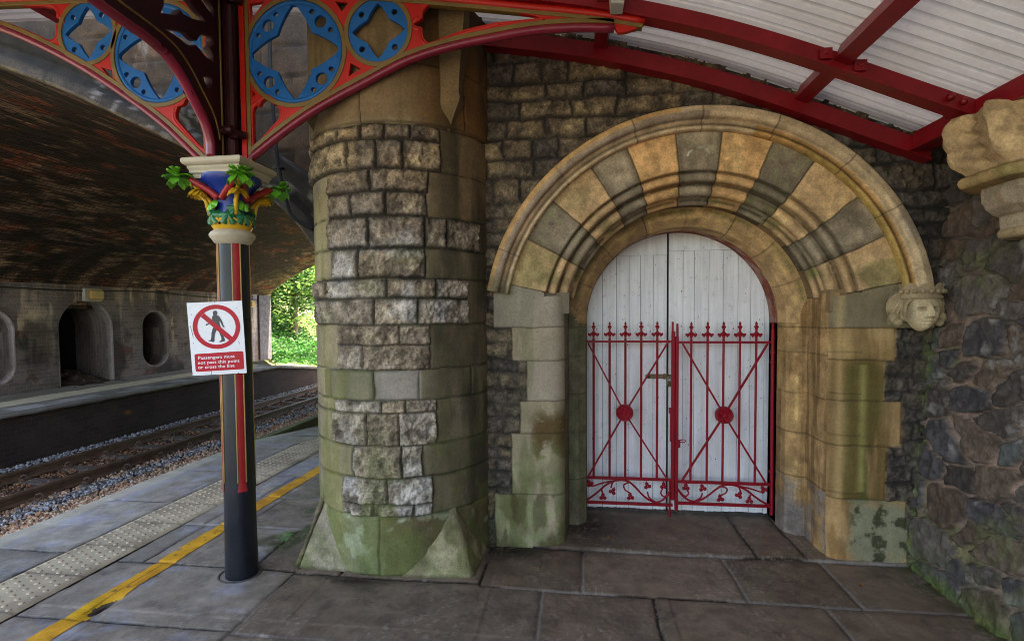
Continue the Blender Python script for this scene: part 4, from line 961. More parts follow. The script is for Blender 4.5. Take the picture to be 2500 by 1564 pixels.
    def layer(prof, half, wob=.0, seed=0, cut=.0, carve=False):
        """octagonal-ended bracket: prof = [(proj, z)], stone from x=2.3 out to 2.3-proj"""
        nv = 96; sarr = np.linspace(0, 1, nv)
        # outline param: from back-left (y=+half) round the front to back-right (y=-half)
        V = []
        for (pj, z) in prof:
            hw = half*(.55+.45*pj/prof_max); ch = hw*.46
            poly = [(0, hw), (pj-ch, hw), (pj, hw-ch), (pj, -hw+ch), (pj-ch, -hw), (0, -hw)]
            L = [0]
            for i in range(5): L.append(L[-1]+math.hypot(poly[i+1][0]-poly[i][0], poly[i+1][1]-poly[i][1]))
            L = np.array(L)/L[-1]; px = np.interp(sarr, L, [p[0] for p in poly]); py = np.interp(sarr, L, [p[1] for p in poly])
            V.append(np.stack([2.30-px, 2.83+py, np.full(nv, z)], -1))
        P = np.stack(V, 1); return P
    prof_max = .42
    def dense(pts, st=.008):
        o = []
        for (a, b2) in zip(pts[:-1], pts[1:]):
            m = max(1, int(math.hypot(b2[0]-a[0], b2[1]-a[1])/st))
            o += [(a[0]+(b2[0]-a[0])*i/m, a[1]+(b2[1]-a[1])*i/m) for i in range(m)]
        return o+[pts[-1]]
    def emit(nm, pts, half, a, b2, carve=False, seed=431):
        P = layer(dense(pts), half)
        cen = np.array([2.30, 2.83]); dirv = P[..., :2]-cen; ln = np.linalg.norm(dirv, axis=-1, keepdims=True)+1e-6; dirv = dirv/ln
        nz = fbm(P[..., 0], P[..., 1], P[..., 2], 14, 4, seed)-.5; dsp = nz*.010
        if carve:
            sp = np.linspace(0, 1, P.shape[0])[:, None]; zz = P[..., 2]
            top = sst(2.36, 2.50, zz); up_ = sst(2.262, 2.31, zz)
            q = sp*4.0+.55*(zz-2.3)*np.sign(sp-.5)
            fold = np.abs(((q) % 1)-.5)*2; ridge = fold**1.5
            vein = np.exp(-(((q % 1)-.5)/.035)**2); edge_ = np.exp(-((np.minimum(q % 1, 1-q % 1))/.03)**2)
            dsp = dsp+.056*(.5-ridge)*up_+.020*vein*up_-.034*edge_*up_+.014*np.sin(zz*95+sp*26)*up_*sst(.3, .8, fold)+.034*(fbm(sp*12+zz*0, zz*9, 0, 1.2, 4, 441)-.5)*up_
            sc_ = np.abs(np.sin(zz*70))*.010*up_*(np.exp(-((sp-.28)/.05)**2)); dsp = dsp-sc_
            P[..., 2] += (.040*(.5-ridge)+.03*(fbm(sp*20+zz*0, zz*0, 0, 1, 3, 443)-.5))*top
        P[..., :2] += dirv*dsp[..., None]
        f = fbm(P[..., 0], P[..., 1], P[..., 2], 9, 5, seed+3); f2 = fbm(P[..., 0], P[..., 1], P[..., 2], 24, 4, seed+4)
        c = mixc(np.array(a), np.array(b2), sst(.3, .7, f)); c = mixc(c, np.array(S(122, 98, 74)), .55*sst(.56, .66, f2))
        if not carve: c = mixc(c, np.array(S(132, 128, 70)), .45*sst(.52, .64, f))
        gridmesh(nm, P, c*(.9+.2*f2)[..., None], M['stonesm'], k)
    emit('carved_block', [(.20, 2.535), (.385, 2.53), (.402, 2.515), (.41, 2.47), (.402, 2.42), (.37, 2.33), (.345, 2.262), (.32, 2.25)], .27, S(198, 166, 122), S(162, 134, 100), True)
    emit('upper_moulding', [(.27, 2.257), (.352, 2.253), (.364, 2.242), (.368, 2.227), (.364, 2.211), (.354, 2.199), (.27, 2.188)], .30, S(178, 146, 98), S(146, 124, 84))
    emit('tapered_stem', [(.25, 2.21), (.28, 2.198), (.285, 2.17), (.28, 2.12), (.272, 2.105), (.264, 2.085), (.235, 2.058), (.205, 2.046), (.20, 2.02), (.198, 1.985)], .25, S(168, 150, 126), S(140, 124, 104))
    emit('lower_moulding', [(.13, 1.992), (.196, 1.988), (.208, 1.976), (.212, 1.962), (.206, 1.946), (.192, 1.938), (.10, 1.93)], .25, S(170, 148, 112), S(140, 122, 92))
make_rubble()
# ================================================================== rail bridge (brick vault)
VX, VY0, VY1 = -6.90, 4.40, 18.5
VP = [(0, 4.12), (.7, 4.08), (1.45, 3.93), (2.2, 3.66), (2.93, 3.32), (3.65, 2.96), (4.2, 2.63), (4.45, 2.42), (4.58, 2.26), (4.70, 2.06), (4.77, 1.75)]
_vp = np.array(smooth_line(VP, 8))
def vault_z(d): return np.interp(np.abs(d), _vp[:, 0], _vp[:, 1])

def make_bridge():
    t = thing('rail_bridge', (VX, VY0, 0), 'dark sooty brick bridge vault with arched refuges spanning the track', 'bridge')
    # vault
    ln = np.concatenate([[0], np.cumsum(np.hypot(*np.diff(_vp, axis=0).T))]); s = np.linspace(-ln[-1], ln[-1], 330)
    d = np.sign(s)*np.interp(np.abs(s), ln, _vp[:, 0]); zz = np.interp(np.abs(s), ln, _vp[:, 1])
    ys = np.concatenate([np.arange(VY0, 9, .03), np.arange(9, VY1+.01, .06)])
    I, Yg = np.meshgrid(np.arange(len(s)), ys, indexing='ij'); Sg = s[I]
    nz = (fbm(Yg, Sg, 0, 1.3, 4, 501)-.5)*.05+(fbm(Yg*2, Sg*9, 0, 1.2, 3, 502)-.5)*.03
    P = np.stack([VX+d[I]*(1+nz*.0), Yg, zz[I]+nz], -1)
    c = mixc(np.array(S(54, 44, 39)), np.array(S(28, 24, 22)), fbm(Yg*.6, Sg*1.6, 0, 1, 5, 503))
    c = mixc(c, np.array(S(112, 62, 40)), .7*sst(.55, .70, fbm(Yg*2.4, Sg*5, 3, 1, 5, 504)))
    c = mixc(c, np.array(S(24, 21, 20)), .75*sst(.47, .62, fbm(Yg*.5, Sg*1.1, 11, 1, 5, 511, .6)))
    hi = sst(.52, .68, fbm(Yg*2.6, Sg*9, 5, 1, 5, 505, .65)*.6+.4*fbm(Yg*.7, Sg*1.3, 5, 1, 3, 509))
    spr = sst(3.4, 5.2, np.abs(Sg)); c = mixc(c, np.array(S(176, 162, 142)), hi*(.34+.6*spr))
    side = sst(.48, .7, fbm(Yg*3.2-Sg*.4, Sg*.9, 8, 1, 5, 506)); c = mixc(c, np.array(S(138, 124, 106)), side*spr*.6)
    c = mixc(c, np.array(S(98, 96, 93)), .6*(1-sst(VY0, VY0+1.5, Yg))*sst(.40, .6, fbm(Yg*1.5, Sg*8, 2, 1, 4, 507)))
    c = mixc(c, np.array(S(118, 116, 66)), .5*sst(16.5, 18.4, Yg)*sst(.35, .6, fbm(Yg*2, Sg*5, 4, 1, 4, 508)))
    gridmesh('vault', P, c, M['brickv'], t, uv=np.stack([Yg, Sg], -1))
    # abutment with refuges on the far side
    X0 = -11.45
    def arch_out(c0, hw, zb, zt, n=40, stad=False):
        pts = []
        if stad:
            for k in range(n+1): a = PI*k/n; pts.append((c0+hw*math.cos(a), zt-hw*1.0+hw*math.sin(a)))
            for k in range(n+1): a = PI+PI*k/n; pts.append((c0+hw*math.cos(a), zb+hw*.9+hw*.9*math.sin(a)))
        else:
            pts.append((c0+hw, zb))
            for k in range(n+1): a = PI*k/n; pts.append((c0+hw*math.cos(a), zt-hw+hw*math.sin(a)))
            pts.append((c0-hw, zb))
        return pts
    N1 = arch_out(11.03, .665, -.05, 1.94); N2 = arch_out(13.06, .43, .22, 1.69, stad=True); N3 = arch_out(8.98, .43, .22, 1.70, stad=True)
    ys = np.arange(VY0, VY1+.01, .0225); zs = np.arange(-.08, 2.36, .0225)
    Yg, Zg = np.meshgrid(ys, zs, indexing='ij')
    keep = np.ones(Yg.shape, bool); dist = np.full(Yg.shape, 9.)
    def inside(poly, y, z):
        c = np.zeros(y.shape, bool); n = len(poly)
        for i in range(n):
            (a, b), (c2, d2) = poly[i], poly[(i+1) % n]
            if b == d2: continue
            m = ((b > z) != (d2 > z)) & (y < (c2-a)*(z-b)/(d2-b)+a); c ^= m
        return c
    for poly in (N1, N2, N3):
        keep &= ~inside(poly, Yg, Zg)
        for (a, b) in poly: dist = np.minimum(dist, np.hypot(Yg-a, Zg-b))
    f3 = fbm(Yg, Zg, 0, 1.5, 5, 511); st = fbm(Yg*5, Zg*.7, 0, 1, 5, 512, .6)
    c = mixc(np.array(S(138, 128, 122)), np.array(S(86, 78, 76)), f3)
    c = mixc(c, np.array(S(190, 174, 148)), .9*sst(.50, .66, st)*sst(.25, 1.6, Zg)); c = mixc(c, np.array(S(112, 108, 112)), .5*sst(.54, .7, fbm(Yg*1.5, Zg*1.5, 4, 1, 5, 513)))
    c = mixc(c, np.array(S(20, 18, 18)), .7*sst(.50, .66, fbm(Yg*1.2, Zg*.9, 9, 1, 5, 514)))
    c = mixc(c, np.array(S(90, 52, 42)), .6*sst(.66, .74, fbm(Yg, Zg, 6, 4, 3, 515))*(Zg < 1.3))
    c = mixc(c, np.array(S(150, 146, 150)), .5*(1-sst(.0, .06, dist))*sst(.3, .6, f3+.1)); c = mixc(c, np.array(S(150, 152, 164)), .7*sst(16.9, 17.8, Yg)*sst(.42, .62, st))
    P = np.stack([X0+(f3-.5)*.03+0*Yg, Yg, Zg], -1)
    gridmesh('abutment', P, c, M['brick'], t, keep=keep, uv=np.stack([Yg, Zg], -1))
    for poly, dep in ((N1, 1.0), (N2, .75), (N3, .75)):
        pts = np.array(poly+[poly[0]]); K = len(pts); cen = pts.mean(0)
        xo = [(.012, 1.05), (.010, 1.03), (-.02, 1.0), (-.08, .985)]+[(-.08-(dep-.08)*i/10, .985) for i in range(1, 11)]
        V = np.stack([np.stack([np.full(K, X0+a), cen[0]+(pts[:, 0]-cen[0])*k, cen[1]+(pts[:, 1]-cen[1])*k], -1) for a, k in xo], 1)
        L = np.concatenate([[0], np.cumsum(np.hypot(*np.diff(pts, axis=0).T))])
        Lg = np.repeat(L[:, None], len(xo), 1); Dg = np.repeat(np.array([x[0] for x in xo])[None], K, 0)
        f = fbm(Lg, Dg, 0, 3, 4, 521); c = mixc(np.array(S(120, 112, 108)), np.array(S(70, 60, 56)), f); c = mixc(c, np.array(S(176, 172, 172)), .65*sst(-.16, -.02, Dg)*sst(.36, .56, f))
        c = mixc(c, np.array(S(144, 138, 132)), .5*sst(.54, .64, fbm(Lg*.7, Dg*5, 2, 1.4, 3, 522)))
        gridmesh('refuge', V, c, M['brick'], t, uv=np.stack([Lg, Dg], -1))
        b = MB(); b.add([(X0-dep, p[0], p[1]) for p in (pts[:-1]-cen)*1.0+cen], [tuple(range(K-1))]); b.build('refuge_back', M['void'], t)
    b = MB(); b.box((X0+.002, 17.72, -.05), (X0+.07, 18.45, 2.30), .01); o = b.build('pilaster', None, t)
    colr(o, S(104, 104, 110), S(48, 45, 45), 531, 3); o.data.materials.clear(); o.data.materials.append(M['stone'])
    # near-side abutment
    ys = np.arange(VY0, VY1, .15); Yg, Zg = np.meshgrid(ys, np.linspace(-1.2, 2.3, 20), indexing='ij')
    c = mixc(np.array(S(70, 63, 60)), np.array(S(44, 40, 40)), fbm(Yg, Zg, 0, 2, 4, 541))
    gridmesh('abutment', np.stack([np.full(Yg.shape, -2.125), Yg, Zg], -1), c, M['brick'], t, uv=np.stack([Yg, Zg], -1))
    # ashlar face above the vault
    xs = np.arange(-12.6, -.62, .02); zs = np.arange(-.05, 6.2, .02)
    X, Z = np.meshgrid(xs, zs, indexing='ij'); d = X-VX
    keep = (Z > vault_z(d)+.02) | (np.abs(d) > 4.77)
    z0 = 0; k = 0; rr = random.Random(8); edge = np.full(X.shape, .1); bid = np.zeros(X.shape)
    xw = X+(fbm(X, Z, 0, 3, 3, 551)-.5)*.05; zw = Z+(fbm(X, Z, 0, 3, 3, 552)-.5)*.05-.035*(X+2)
    while z0 < 7:
        hg = rr.uniform(.24, .34); js = [-13+rr.random()]
        while js[-1] < 0: js.append(js[-1]+rr.uniform(.35, .75))
        js = np.array(js); m = (zw >= z0) & (zw < z0+hg); i = np.clip(np.searchsorted(js, xw)-1, 0, len(js)-2)
        e = np.minimum(np.minimum(zw-z0, z0+hg-zw), np.minimum(xw-js[i], js[i+1]-xw)); edge = np.where(m, e, edge); bid = np.where(m, k*41+i, bid); z0 += hg; k += 1
    n1 = fbm(X, Z, bid, 7, 5, 553); Yf = VY0-.01-sst(0, .02, edge)*(.004+.02*n1)
    hh = _h(bid.astype(np.int64), bid.astype(np.int64)*0+3, bid.astype(np.int64)*0, 49)
    c = mixc(np.array(S(74, 56, 37)), np.array(S(44, 35, 26)), hh*.4+.6*n1); c = mixc(c, np.array(S(48, 42, 36)), .7*sst(.5, .64, fbm(X*2, Z*.8, 0, 1.5, 5, 554))); c = mixc(c, np.array(S(104, 98, 90)), .4*sst(.66, .74, fbm(X*5, Z*1, 0, 1.4, 5, 555)))
    c = mixc(c, np.array(S(30, 26, 22)), .5*(1-sst(.003, .012, edge)))
    gridmesh('spandrel_wall', np.stack([X, Yf, Z], -1), c, M['stone'], t, keep=keep)
    # projecting arch ring with a moulding
    seg = np.linspace(-4.77, 4.77, 280); zz = vault_z(seg); tx = np.gradient(seg); tz = np.gradient(zz); l = np.hypot(tx, tz); nx, nzv = -tz/l, tx/l
    prof = [(0.0, 4.42), (0.0, 4.30), (.02, 4.285), (.11, 4.29), (.13, 4.315), (.16, 4.34), (.20, 4.335), (.235, 4.30), (.30, 4.255), (.345, 4.25), (.36, 4.27), (.37, 4.42)]
    pr = np.array(dense2(prof, .012)); I, K = np.meshgrid(np.arange(len(seg)), np.arange(len(pr)), indexing='ij')
    Xr = VX+seg[I]+nx[I]*pr[K, 0]; Zr = zz[I]+nzv[I]*pr[K, 0]; Yr = pr[K, 1]+(fbm(Xr, Zr, pr[K, 1], 9, 4, 561)-.5)*.03
    jd = np.abs(((seg[I]/.42) % 1)-.5); f = fbm(Xr, Zr, Yr, 5, 5, 562)
    c = mixc(np.array(S(66, 59, 49)), np.array(S(40, 35, 30)), f); c = mixc(c, np.array(S(30, 27, 24)), .85*sst(.06, .12, pr[K, 0])*sst(.25, .45, f+.05)); c = mixc(c, np.array(S(110, 94, 70)), .5*(pr[K, 0] < .03)*sst(.4, .6, f)); c = mixc(c, np.array(S(130, 126, 120)), .4*sst(.62, .70, fbm(Xr*2, Zr*2, 0, 6, 4, 563))*(seg[I] > 2.5))
    c = mixc(c, np.array(S(24, 21, 18)), .7*(jd > .485))
    gridmesh('arch_ring', np.stack([Xr, Yr, Zr], -1), c, M['stone'], t)
    b = MB(); b.box((-15, VY0+.08, 4.3), (-.7, VY1-.05, 6.2)); b.box((-2.1, VY0+.08, -1.2), (-.75, VY1-.05, 4.3)); b.box((-15, VY0+.08, 2.4), (-12.6, VY1-.05, 4.4)); b.build('core', paint('bridge_core', S(60, 54, 48), .9, .2, .2), t)  # unseen bridge mass; block over the vault added for light blocking
def dense2(pts, st):
    o = []
    for (a, b2) in zip(pts[:-1], pts[1:]):
        m = max(1, int(math.hypot(b2[0]-a[0], b2[1]-a[1])/st)); o += [(a[0]+(b2[0]-a[0])*i/m, a[1]+(b2[1]-a[1])*i/m) for i in range(m)]
    return o+[pts[-1]]
make_bridge()

def wall_lamp(y, z, sz, label, w=.46):
    t = thing('wall_lamp', (-11.40, y, z), label, 'lamp', 'lamps on the vault wall')
    b = MB(); b.box((-11.44, y-w/2, z-.15*sz), (-11.36, y+w/2, z+.15*sz), .012); b.build('case', M['lampw'], t)
    b = MB(); b.box((-11.36, y-w/2+.08, z-.12*sz), (-11.27, y+w/2-.02, z+.12*sz), .03); b.build('cover', M['lampg'], t)
wall_lamp(11.16, 2.085, 1.0, 'amber lamp on the vault wall above the tall arched refuge')
wall_lamp(17.2, 1.97, .8, 'small pale lamp near the bright end of the vault', .34)
b = MB(); pts = [(-11.41, 7.5+i*.25, 2.19-.035*math.sin((7.5+i*.25)*1.1)*math.sin((7.5+i*.25)*.37)-.012*max(0, (7.5+i*.25)-13)) for i in range(44)]
b.tube(pts, .012, 6); props(b.build('wall_cable', M['pipe'], None, True), 'thin cable strung along the top of the dark vault wall', 'cable')
b = MB(); pts = [(-2.585, 4.27, 4.6), (-2.585, 4.27, 3.95), (-2.58, 4.26, 3.66), (-2.53, 4.22, 3.14), (-2.49, 4.2, 2.82), (-2.40, 4.19, 2.46), (-2.31, 4.2, 2.36), (-2.2, 4.22, 2.3)]
b.tube(smooth_line(pts, 6), .017, 8)
for i in (1, 3, 4): b.box((pts[i][0]-.035, pts[i][1]-.01, pts[i][2]-.012), (pts[i][0]+.035, pts[i][1]+.03, pts[i][2]+.012))
props(b.build('cable', M['pipe'], None, True), 'black cable clipped down the bridge face beside the pier', 'cable')
# debris in the tall refuge
ys = np.linspace(10.25, 11.85, 60); xs = np.linspace(-12.45, -11.05, 50); X, Y = np.meshgrid(xs, ys, indexing='ij')
h = .34*np.exp(-((X+12.1)/.5)**2-((Y-11.05)/.6)**2)+(fbm(X, Y, 0, 7, 4, 571)-.45)*.12-.03
c = mixc(np.array(S(74, 52, 42)), np.array(S(34, 26, 22)), fbm(X, Y, 0, 20, 4, 572)); c = mixc(c, np.array(S(128, 108, 92)), .7*sst(.66, .74, fbm(X, Y, 0, 22, 3, 573)))
props(gridmesh('leaf_litter', np.stack([X, Y, h], -1), c, M['soil']), 'brown leaf litter heaped in the tall arched refuge', None, None, 'stuff')

# ================================================================== canopy
RX = [-4.4, -3.57, -3.0, -2.45, -1.9, -1.2, -.44, 0, .35, .74, 1.1, 1.37, 1.7, 1.95, 2.12, 2.4]
RZ = [3.63, 3.60, 3.575, 3.54, 3.50, 3.42, 3.305, 3.225, 3.14, 3.025, 2.895, 2.785, 2.645, 2.54, 2.47, 2.35]
_rl = np.array(smooth_line(list(zip(RX, RZ)), 8))
def rz(x): return float(np.interp(x, _rl[:, 0], _rl[:, 1]))
def make_canopy():
    t = thing('station_canopy', (-1, 2.5, 3.3), 'platform canopy of dark red beams under white corrugated roof sheets', 'canopy')
    def beam(name, x0, x1, y0, y1, dz, h, fl=True, mat='maroon'):
        b = MB(); xs = np.linspace(x0, x1, 60); v = []
        if fl: sec = [(y0-.012, 0), (y1+.012, 0), (y1+.012, .014), (y1, .016), (y1, h), (y0, h), (y0, .016), (y0-.012, .014)]
        else: sec = [(y0, 0), (y1, 0), (y1, h), (y0, h)]
        K = len(sec)
        for x in xs: v += [(x, p[0], rz(x)+dz+p[1]) for p in sec]
        b.add(v, [(i*K+k, i*K+(k+1) % K, (i+1)*K+(k+1) % K, (i+1)*K+k) for i in range(len(xs)-1) for k in range(K)]+[tuple(range(K-1, -1, -1)), tuple((len(xs)-1)*K+k for k in range(K))])
        return b.build(name, M[mat], t)
    beam('beam', -.60, 2.06, 3.405, 3.475, -.03, .105)
    beam('beam', -4.3, 2.10, 2.915, 2.98, .005, .088)
    beam('beam', -4.3, 2.2, .3, .38, .0, .125)
    def purlin(xc, w, y0, y1, drop=.045, h=.085):
        a = math.atan2(rz(xc+.05)-rz(xc-.05), .1); ux = Vector((math.cos(a), 0, math.sin(a))); uz = Vector((-math.sin(a), 0, math.cos(a)))
        o = Vector((xc, 0, rz(xc)+drop)); b = MB(); v = []
        for y in (y0, y1):
            for i, j in ((-1, 0), (1, 0), (1, 1), (-1, 1)): p = o+ux*(w/2*i)+uz*(h*j); v.append((p.x, y, p.z))
        b.add(v, [(0,3,2,1),(4,5,6,7),(0,1,5,4),(1,2,6,5),(2,3,7,6),(3,0,4,7)][::1]); return b.build('purlin', M['maroon'], t)
    for xc in (-3.6, -2.35, -1.1, .145, 1.335):
        purlin(xc, .080, 2.981, 3.404); purlin(xc, .080, .381, 2.914); purlin(xc, .088, -1.2, .299)
    for (ya, yb) in ((2.99, 3.39), (.4, 2.905), (-1.2, .3)):
        b = MB(); b.box((1.955, ya, rz(2.0)+.012), (2.06, yb, rz(2.0)+.105)); b.box((1.935, ya, rz(2.0)+.0), (2.06, yb, rz(2.0)+.012)); b.build('wall_plate', M['maroon'], t)
    for (x, y) in ((1.90, 2.90), (1.925, 3.06), (1.84, 2.90)):
        b = MB(); b.ball((x, y, rz(x)+.055), .018, 6); b.build('bolt', M['maroon'], t, True)
    for x in (1.255, 1.42):
        b = MB(); b.ball((x, 2.900, rz(x)+.058), .012, 5); b.box((x-.03, 2.897, rz(x)+.03), (x+.03, 2.914, rz(x)+.085)); b.build('cleat', M['maroon'], t)
    # corrugated sheet: flats with narrow ribs, running down the slope
    per = .0775; yl = []
    y = -1.24
    while y < 3.50:
        yl += [(y, 0), (y+per-.034, .0), (y+per-.024, .030), (y+per-.012, .030), (y+per-.002, 0)]; y += per
    yl = np.array([p for p in yl if p[0] < 3.53]); xs = np.linspace(-4.35, 2.28, 70)
    X, I = np.meshgrid(xs, np.arange(len(yl)), indexing='ij')
    Z = np.vectorize(rz)(X)+.1365+yl[I, 1]; P = np.stack([X, yl[I, 0], Z], -1)
    rb = sst(.005, .03, yl[I, 1]); c = mixc(np.array(S(226, 226, 230)), np.array(S(196, 192, 186)), .7*sst(.45, .7, fbm(X, P[..., 1]*2, 0, 1.6, 4, 701))); c = mixc(c, np.array(S(92, 82, 76)), rb*.85)
    o = gridmesh('roof_sheet', P, c, M['sheet'], t, smooth=False)
    b = MB(); b.box((-4.40, -1.24, 3.45), (-4.33, 3.5, 3.85)); b.build('fascia', M['maroon'], t)
make_canopy()
b = MB(); b.box((-14.5, 4.1, 3.3), (-4.2, 4.2, 3.32))

# ================================================================== iron column with painted capital and tracery brackets
CX, CY = -2.05, 2.945
def make_column():
    t = thing('iron_column', (CX, CY, 0), 'black cast-iron column with red flutes, leafy painted capital and pierced red and blue brackets', 'column')
    b = MB(); b.lathe([(.094, -.02), (.093, .02), (.089, .30), (.088, .56), (.086, .58), (.0845, 2.03)], (CX, CY, 0), 48); b.build('shaft', M['black'], t, True)
    for k in range(4):
        a = -PI/4+k*PI/2
        def strip(r0, r1, w0, w1, z0, z1, mat, nm, taper=0):
            b = MB(); v = []; n = 5
            for z, r in ((z0, r0), (z1, r1)):
                for i in range(n+1):
                    q = a+(w0+(w1-w0)*i/n)/.086*(1 if z > z0 or not taper else taper); v.append((CX+r*math.cos(q), CY+r*math.sin(q), z))
            b.add(v, [(i, i+1, n+2+i, n+1+i) for i in range(n)]); b.build(nm, mat, t, True)
        strip(.0885, .0865, -.018, .018, .59, 2.03, M['flute'], 'flute')
        strip(.0925, .0890, -.018, .018, .53, .59, M['flute'], 'flute_stop', 1.45)
        for s_ in (-1, 1):
            b = MB(); q = a+s_*.0225/.086; b.tube([(CX+.0875*math.cos(q), CY+.0875*math.sin(q), .585), (CX+.0855*math.cos(q), CY+.0855*math.sin(q), 2.03)], .0046, 6); b.build('gold_fillet', M['goldl'], t, True)
    b = MB(); b.lathe([(.085, 2.005), (.100, 2.015), (.112, 2.035), (.124, 2.05), (.126, 2.06), (.118, 2.075), (.104, 2.085), (.095, 2.09), (.09, 2.09)], (CX, CY, 0), 40); b.build('collar', M['cream'], t, True, 40)
    cap = part('capital', (CX, CY, 2.08), t)
    # crown: gilt coronet with trefoil points
    n = 96; b = MB(); v = []
    for k in range(n):
        a = 2*PI*k/n; top = 2.128+.022*abs(math.sin(a*5))**.6-.012*(abs(math.sin(a*10)) < .25)
        for r_, z in ((.092, 2.083), (.104, 2.098), (.114, 2.12), (.124, top), (.118, top), (.10, 2.10)): v.append((CX+r_*math.cos(a), CY+r_*math.sin(a), z))
    K = 6; b.add(v, [(k*K+i, ((k+1) % n)*K+i, ((k+1) % n)*K+i+1, k*K+i+1) for k in range(n) for i in range(K-1)]); b.build('coronet', M['yellow'], cap, True, 40)
    b = MB()
    for k in range(10):
        a = 2*PI*(k+.5)/10; b.ball((CX+.117*math.cos(a), CY+.117*math.sin(a), 2.118), .008, 5)
    b.build('coronet_stone', M['dkmaroon'], cap, True)
    b = MB(); b.lathe([(.085, 2.09), (.082, 2.18), (.088, 2.24), (.105, 2.30), (.135, 2.345), (.165, 2.37), (.165, 2.40)], (CX, CY, 0), 40); b.build('bell', M['dblue'], cap, True)
    def leaf(b, o, out, up, size, lobes=5, curl=.35, asym=0.0):
        o = Vector(o); u = Vector(out).normalized(); w = Vector(up); w = (w-u*w.dot(u)).normalized(); s_ = u.cross(w)
        n, m = 36, 6; v = [tuple(o)]
        for j in range(1, m+1):
            for i in range(n):
                th = 2*PI*i/n; rr_ = (.62+.38*abs(math.cos(th*lobes/2))**.55)*size*j/m
                x, y = rr_*math.cos(th), rr_*math.sin(th); q = (j/m)
                hgt = size*curl*(q*q)*(-1)+size*.10*math.cos(th*lobes)*q
                p = o+w*x+s_*y+u*hgt; v.append(tuple(p))
        f = [(0, 1+i, 1+(i+1) % n) for i in range(n)]+[(1+j*n+i, 1+(j+1)*n+i, 1+(j+1)*n+(i+1) % n, 1+j*n+(i+1) % n) for j in range(m-1) for i in range(n)]
        b.add(v, f)
    for k in range(4):
        a = PI/4+k*PI/2; dx, dy = math.cos(a), math.sin(a); tx, ty = -dy, dx
        # stalk curving out to the corner of the abacus
        pts = smooth_line([(CX+dx*r_, CY+dy*r_, z) for r_, z in ((.085, 2.17), (.105, 2.235), (.15, 2.29), (.205, 2.335), (.245, 2.36))], 5)
        b = MB(); b.tube(pts, [.011+.0025*math.sin(i*2.2) for i in range(len(pts))], 8); b.build('stalk', M['yellow'], cap, True)
        b = MB()
        o_ = Vector((CX+dx*.268, CY+dy*.268, 2.372)); rf = random.Random(40+k)
        for i in range(15):
            az = a+2*PI*i/6+.3 if i < 6 else (a+2*PI*i/6 if i < 12 else a+(-1.2, 0, 1.2)[i-12]); ln = rf.uniform(.072, .090) if i < 6 else rf.uniform(.058, .072); lift = rf.uniform(.25, .5) if i < 6 else (-.45 if i < 12 else 1.0)
            h_ = Vector((math.cos(az), math.sin(az), 0)); sd = Vector((-math.sin(az), math.cos(az), 0)); n_ = 9; v = []
            for j in range(n_):
                u = j/(n_-1); w_ = .006+.021*math.sin(PI*min(1, u)**2.1)**.6+.003*math.sin(u*19); c_ = o_+h_*(ln*math.sin(u*1.45)/1.0)+Vector((0, 0, ln*(lift*u-.55*u*u+.25*max(0, u-.7))))
                for e, q in ((-1, .0), (-.55, -.007), (0, .003), (.55, -.007), (1, .0)): v.append(c_+sd*(w_*e)+Vector((0, 0, 1))*(q*(.3+u)+.004*abs(e)))
            b.add(v, [(j*5+e, j*5+e+1, j*5+6+e, j*5+5+e) for j in range(n_-1) for e in range(4)])
        b.ball(tuple(o_), .014, 6)
        b.build('corner_leaf', M['lime'], cap, True)
        # lower leaves
        b = MB()
        for s_, dz, sz in ((-.36, .004, .058), (.36, .004, .058), (0, .046, .046)):
            q = a+s_; leaf(b, (CX+.122*math.cos(q), CY+.122*math.sin(q), 2.165+dz), (math.cos(q), math.sin(q), .5), (0, 0, 1), sz, 5, .5)
        b.build('lower_leaf', M['green'], cap, True)
        b = MB(); q = a+.35; leaf(b, (CX+.125*math.cos(q), CY+.125*math.sin(q), 2.232), (math.cos(q), math.sin(q), .7), (0, 0, 1), .044, 5, .4); b.build('upper_leaf', M['lime'], cap, True)
        # gilt acanthus on the stalk of each corner
        b = MB()
        for s_ in (-1, 1):
            for q_ in range(4):
                az = a+s_*(.55+.38*q_); ln = .070-.006*q_; o_ = Vector((CX+dx*.165, CY+dy*.165, 2.305-.006*q_)); h_ = Vector((math.cos(az), math.sin(az), 0)); sd = Vector((-math.sin(az), math.cos(az), 0)); n_ = 8; v = []
                for j in range(n_):
                    u = j/(n_-1); w_ = .007+.012*math.sin(PI*min(1, u)**1.3)**.7; c_ = o_+h_*(ln*u)+Vector((0, 0, ln*(.45*u-1.0*u*u)))
                    for e, g_ in ((-1, 0), (-.5, .004), (0, -.002), (.5, .004), (1, 0)): v.append(c_+sd*(w_*e)+Vector((0, 0, g_)))
                b.add(v, [(j*5+e, j*5+e+1, j*5+6+e, j*5+5+e) for j in range(n_-1) for e in range(4)])
        b.tube([(CX+dx*.118, CY+dy*.118, 2.17), (CX+dx*.135, CY+dy*.135, 2.25), (CX+dx*.185, CY+dy*.185, 2.31)], .011, 8); b.build('acanthus', M['yellow'], cap, True)
        # red ribs sweeping up to the corners, two per side
        b = MB(); a2 = k*PI/2; ex, ey = math.cos(a2), math.sin(a2); fx, fy = -ey, ex
        for s_ in (-1, 1):
            pts = smooth_line([(CX+ex*(.105+.055*q)+fx*s_*(.01+.135*q), CY+ey*(.105+.055*q)+fy*s_*(.01+.135*q), 2.262+.098*q**.8) for q in (0, .25, .5, .75, 1)], 4)
            b.tube(pts, .019, 8)
        b.build('rib', M['capred'], cap, True)
    # abacus: square moulded cap
    b = MB(); v = []; prof = [(.135, 2.372), (.140, 2.392), (.152, 2.400), (.152, 2.412), (.160, 2.428), (.160, 2.436), (.176, 2.446), (.182, 2.456), (.182, 2.474), (.174, 2.482), (.10, 2.484)]
